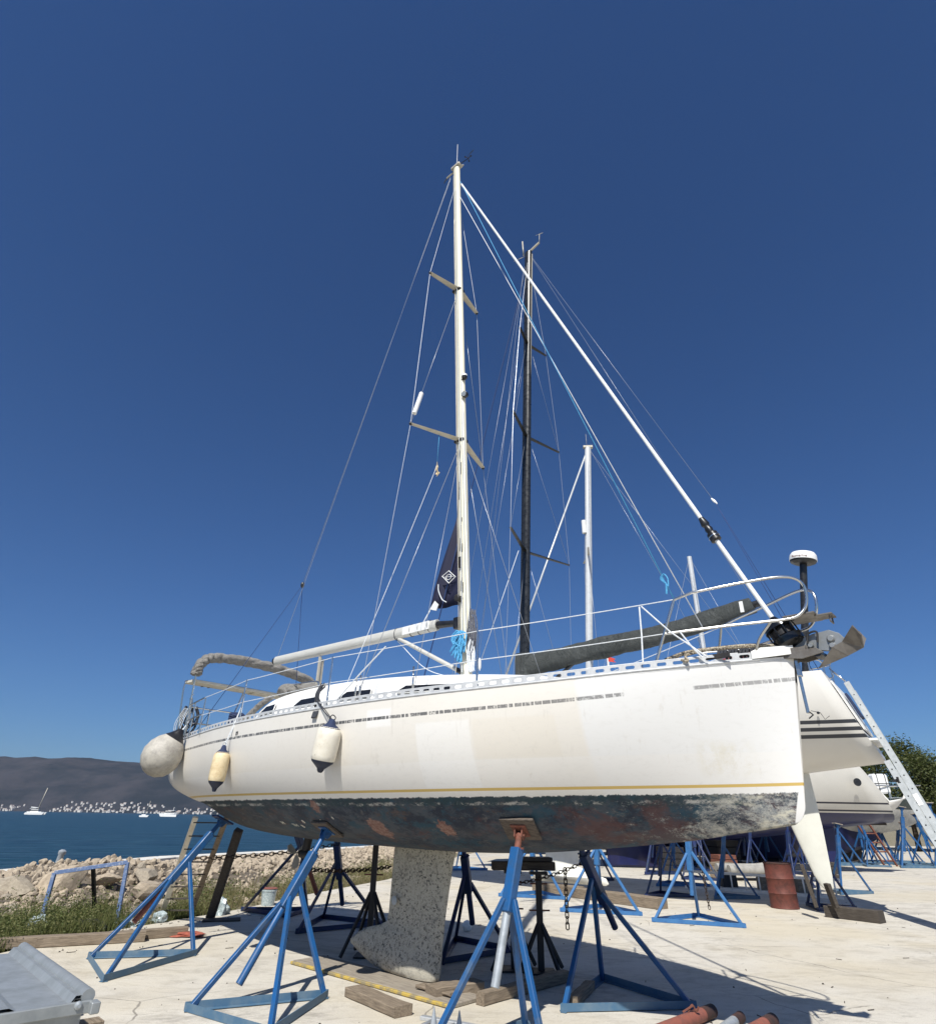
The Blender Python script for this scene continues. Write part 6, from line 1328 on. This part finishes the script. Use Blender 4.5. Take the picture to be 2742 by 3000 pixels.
def shrub(label, c, r, h, n=5200, mat='leaf', name='shrub', size=.09, seed=1, cat='shrub', group=None):
    rn = random.Random(seed); th = thing(name, label, cat, c, 0, group); cs = []
    for _ in range(26):
        a = rn.uniform(0, 6.28); q = rn.random() ** .5; cs.append((V(r[0] * q * math.cos(a), r[1] * q * math.sin(a), h * (.25 + .7 * rn.random() * (1 - .5 * q))), rn.uniform(.22, .42) * min(r[0], h)))
    pts = []
    for _ in range(n):
        p, s_ = cs[rn.randrange(26)]; d = V(rn.gauss(0, 1), rn.gauss(0, 1), rn.gauss(0, 1)).normalized() * s_ * (rn.random() ** .35) * rn.uniform(.8, 1.15); q = p + d; q.z = max(.02, q.z); pts.append(q)
    o = leaves(rn, pts, size, mat, 'foliage'); o.parent = th
    m = MB(); 
    for k in range(5): a = k * 1.25; m.tube([(0, 0, 0), (r[0] * .3 * math.cos(a), r[1] * .3 * math.sin(a), h * .6)], [.05, .02], 6)
    m.build('stem', 'bark', th); return th
for k, (x, y, rx, h, lab) in enumerate(((-1.2, 44, 2.0, 2.2, 'leftmost bush seen under the hull right of the keel'), (1.6, 42.5, 2.2, 2.4, 'bush seen under the hull left of the white keel'), (4.9, 42, 2.3, 2.5, 'bush right behind the white bulb keel'), (8.0, 43.5, 2.3, 2.4, 'bush half hidden by the pale blue stand legs'), (11.5, 46, 2.5, 2.6, 'bush behind the navy fin keel'))):
    shrub(lab, (x, y, 0), (rx, 1.3), h, 3000, seed=k + 3, group='bushes at the far edge of the yard', size=.13)
def tree(label, c, r, h, seed, n=11000, trunk=.22, mat='leaf', size=.20):
    rn = random.Random(seed); th = thing('tree', label, 'tree', c, 0, 'trees at the right edge of the yard'); m = MB(); zt = h * .45
    m.tube(smooth_pts([(0, 0, -.3), (.1, .05, zt * .5), (-.05, .1, zt), (.1, 0, h * .8)], 5), [trunk * (1 - .8 * i / 15) for i in range(16)], 10); limbs = []
    cs = []
    for _ in range(46):
        u = rn.uniform(-.75, 1); a = rn.uniform(0, 6.28); q = math.sqrt(max(0, 1 - u * u)) * rn.uniform(.55, 1.02); c_ = V(r * q * math.cos(a), r * q * math.sin(a), h * .58 + h * .40 * u * rn.uniform(.8, 1.05)); cs.append((c_, rn.uniform(.16, .34) * r))
    for i in range(9):
        p = cs[i * 5][0]; m.tube([V(0, 0, zt * rn.uniform(.5, 1)), p * .5 + V(0, 0, zt * .4), p], [trunk * .4, trunk * .22, .03], 6)
    m.build('trunk', 'bark', th); pts = []
    for _ in range(n):
        p, s_ = cs[rn.randrange(46)]; d = V(rn.gauss(0, 1), rn.gauss(0, 1), rn.gauss(0, .8)).normalized() * s_ * rn.random() ** .4 * rn.uniform(.7, 1.25); pts.append(p + d)
    o = leaves(rn, pts, size, mat, 'crown'); o.parent = th; return th
tree('leftmost tree at the right, low and rounded, beside the white box', (29.3, 51, 0), 3.2, 7.0, 2)
tree('tallest tree behind the long grey ladder', (33.3, 50, 0), 3.5, 7.3, 5, 15000)
tree('tree right of the ladder with a lower crown', (37.0, 49, 0), 3.4, 6.5, 8, 13000)
tree('rightmost tree, cut by the picture edge', (41.0, 50, 0), 3.8, 7.2, 11, 14000)
tree('tree behind the cream yacht, left end of the wood', (27.0, 57, 0), 3.4, 7.0, 29, 11000)
tree('tree between the white box and the tall one', (31.6, 53, 0), 3.2, 6.9, 31, 11000)
tree('dark tree filling the gap behind the sailboats', (31.2, 56, 0), 3.6, 6.6, 14)
tree('low dark tree beneath the tall ones, by the green sailboat', (35.6, 46.5, 0), 2.8, 5.0, 17, 9000)
tree('low bushy tree left of the green sailboat bow', (26.5, 54, 0), 2.8, 4.6, 19, 8000)
tree('low bushy tree below the right picture edge', (39.5, 46, 0), 2.8, 4.8, 23, 9000)
# ================================================================ boats on the water
th = thing('catamaran', 'white sailing catamaran anchored far out at the left', 'catamaran', (-359.696, 570.000, -0.441), .25); th.location.z = -1.3
for sd in (-1, 1): m = MB(); m.prism([(-7, sd * 3, 0), (6, sd * 3, 0), (7.2, sd * 3, 1.9), (-7, sd * 3, 1.6), (-7.6, sd * 3, .5)], 1.3); m.build('hull', 'white', th)
m = MB(); m.box((-.8, 0, 1.9), (11, 5.4, .7)); m.box((-1.0, 0, 3.0), (6.5, 4.6, 1.6), None, .2); m.box((-2.5, 0, 4.4), (4.5, 4.4, .25)); m.build('cabin', 'white', th)
MB().box((-1.0, 0, 3.15), (6.1, 4.75, .6)).build('window_band', 'glass_dark', th); MB().tube([(.6, 0, 3.8), (3.2, 0, 20.5)], .28, 8).build('mast', 'spreader', th)
MB().tube([(.8, 0, 5.2), (-5, 0, 5.6)], .3, 8).build('boom', 'white', th)
th = thing('sailing_yacht', 'small white sailboat far out right of the village', 'sailing yacht', (-235.254, 500.000, -0.310), .1); th.location.z = -1.3
m = MB(); m.prism([(-3.2, 0, 0), (2.6, 0, 0), (3.6, 0, 1.3), (-3.3, 0, 1.1)], 2.0); m.build('hull', 'white', th); MB().box((-.4, 0, 1.5), (2.8, 1.4, .6)).build('cabin', 'white', th); MB().tube([(.5, 0, 1.2), (2.2, 0, 10.8)], .12, 6).build('mast', 'spreader', th)
th = thing('motor_yacht', 'white motor yacht far out just left of the nearest hull', 'motor yacht', (-260.523, 600.000, -0.639), 3.0); th.location.z = -1.3
m = MB(); m.prism([(-8, 0, 0), (7, 0, 0), (9, 0, 2.6), (-8.2, 0, 1.8)], 4.2); m.build('hull', 'white', th); m = MB(); m.box((-1, 0, 3.2), (10, 3.6, 1.5), None, .25); m.box((-2, 0, 5.0), (6, 3.2, .35)); m.build('superstructure', 'white', th); MB().box((-.8, 0, 3.6), (8.8, 3.7, .6)).build('window_band', 'glass_dark', th); MB().tube([(-3, 0, 4.5), (-3.5, 0, 7.6)], .15, 6).build('radar_mast', 'white', th)
th = thing('bollard', 'small grey mooring bollard on the pale quay wall', 'bollard', (-11.75, 20.3, .11)); MB().lathe([(.12, 0), (.085, .05), (.08, .40), (.105, .44), (.105, .50), (.05, .54), (0, .54)], (0, 0, 0), (.12, 0, 1), seg=16).build('bollard_body', 'galv', th)
# ================================================================ air
m = MB(); m.box((0, 1800, 200), (14000, 7400, 420)); hz = m.build('haze', 'white'); hz['kind'] = 'stuff'; hz['label'] = 'thin bluish air between the yard and the far hills'
hm = bpy.data.materials.new('haze'); hm.use_nodes = True; hm.node_tree.nodes.clear(); ho = hm.node_tree.nodes.new('ShaderNodeOutputMaterial'); hv = hm.node_tree.nodes.new('ShaderNodeVolumePrincipled')
hv.inputs['Color'].default_value = (.74, .82, 1, 1); hv.inputs['Density'].default_value = .00004; hv.inputs['Anisotropy'].default_value = .1; hm.node_tree.links.new(hv.outputs[0], ho.inputs['Volume'])
hz.data.materials.clear(); hz.data.materials.append(hm)

for k, (x, y, dx, dy, dz, mt, lab) in enumerate(((7.9, 26.2, .9, .7, .8, 'steel_dark', 'dark crate in the shade behind the flat ladder, left'), (9.6, 25.4, .7, .6, .6, 'rust', 'rusty brown crate behind the flat ladder, middle'), (10.8, 28.6, 1.2, .8, 1.0, 'steel_dark', 'large dark box far back under the navy hull'), (12.4, 23.8, .6, .6, .5, 'wood_dark', 'dark timber stack behind the barrel'), (8.8, 23.6, .8, .5, .45, 'wood', 'pale timber stack just beyond the flat ladder'))):
    m = MB(); n_ = 4
    for q in range(n_): m.box((0, 0, dz * (q + .5) / n_), (dx * (1 - .04 * (q % 2)), dy, dz / n_ * .9), Matrix.Rotation(.04 * (q % 3 - 1), 3, 'Z'))
    o = m.build('crate', mt, None, .006, loc=(x, y, 0)); o.rotation_euler = (0, 0, .2 * k); tag(o, lab, 'crate')
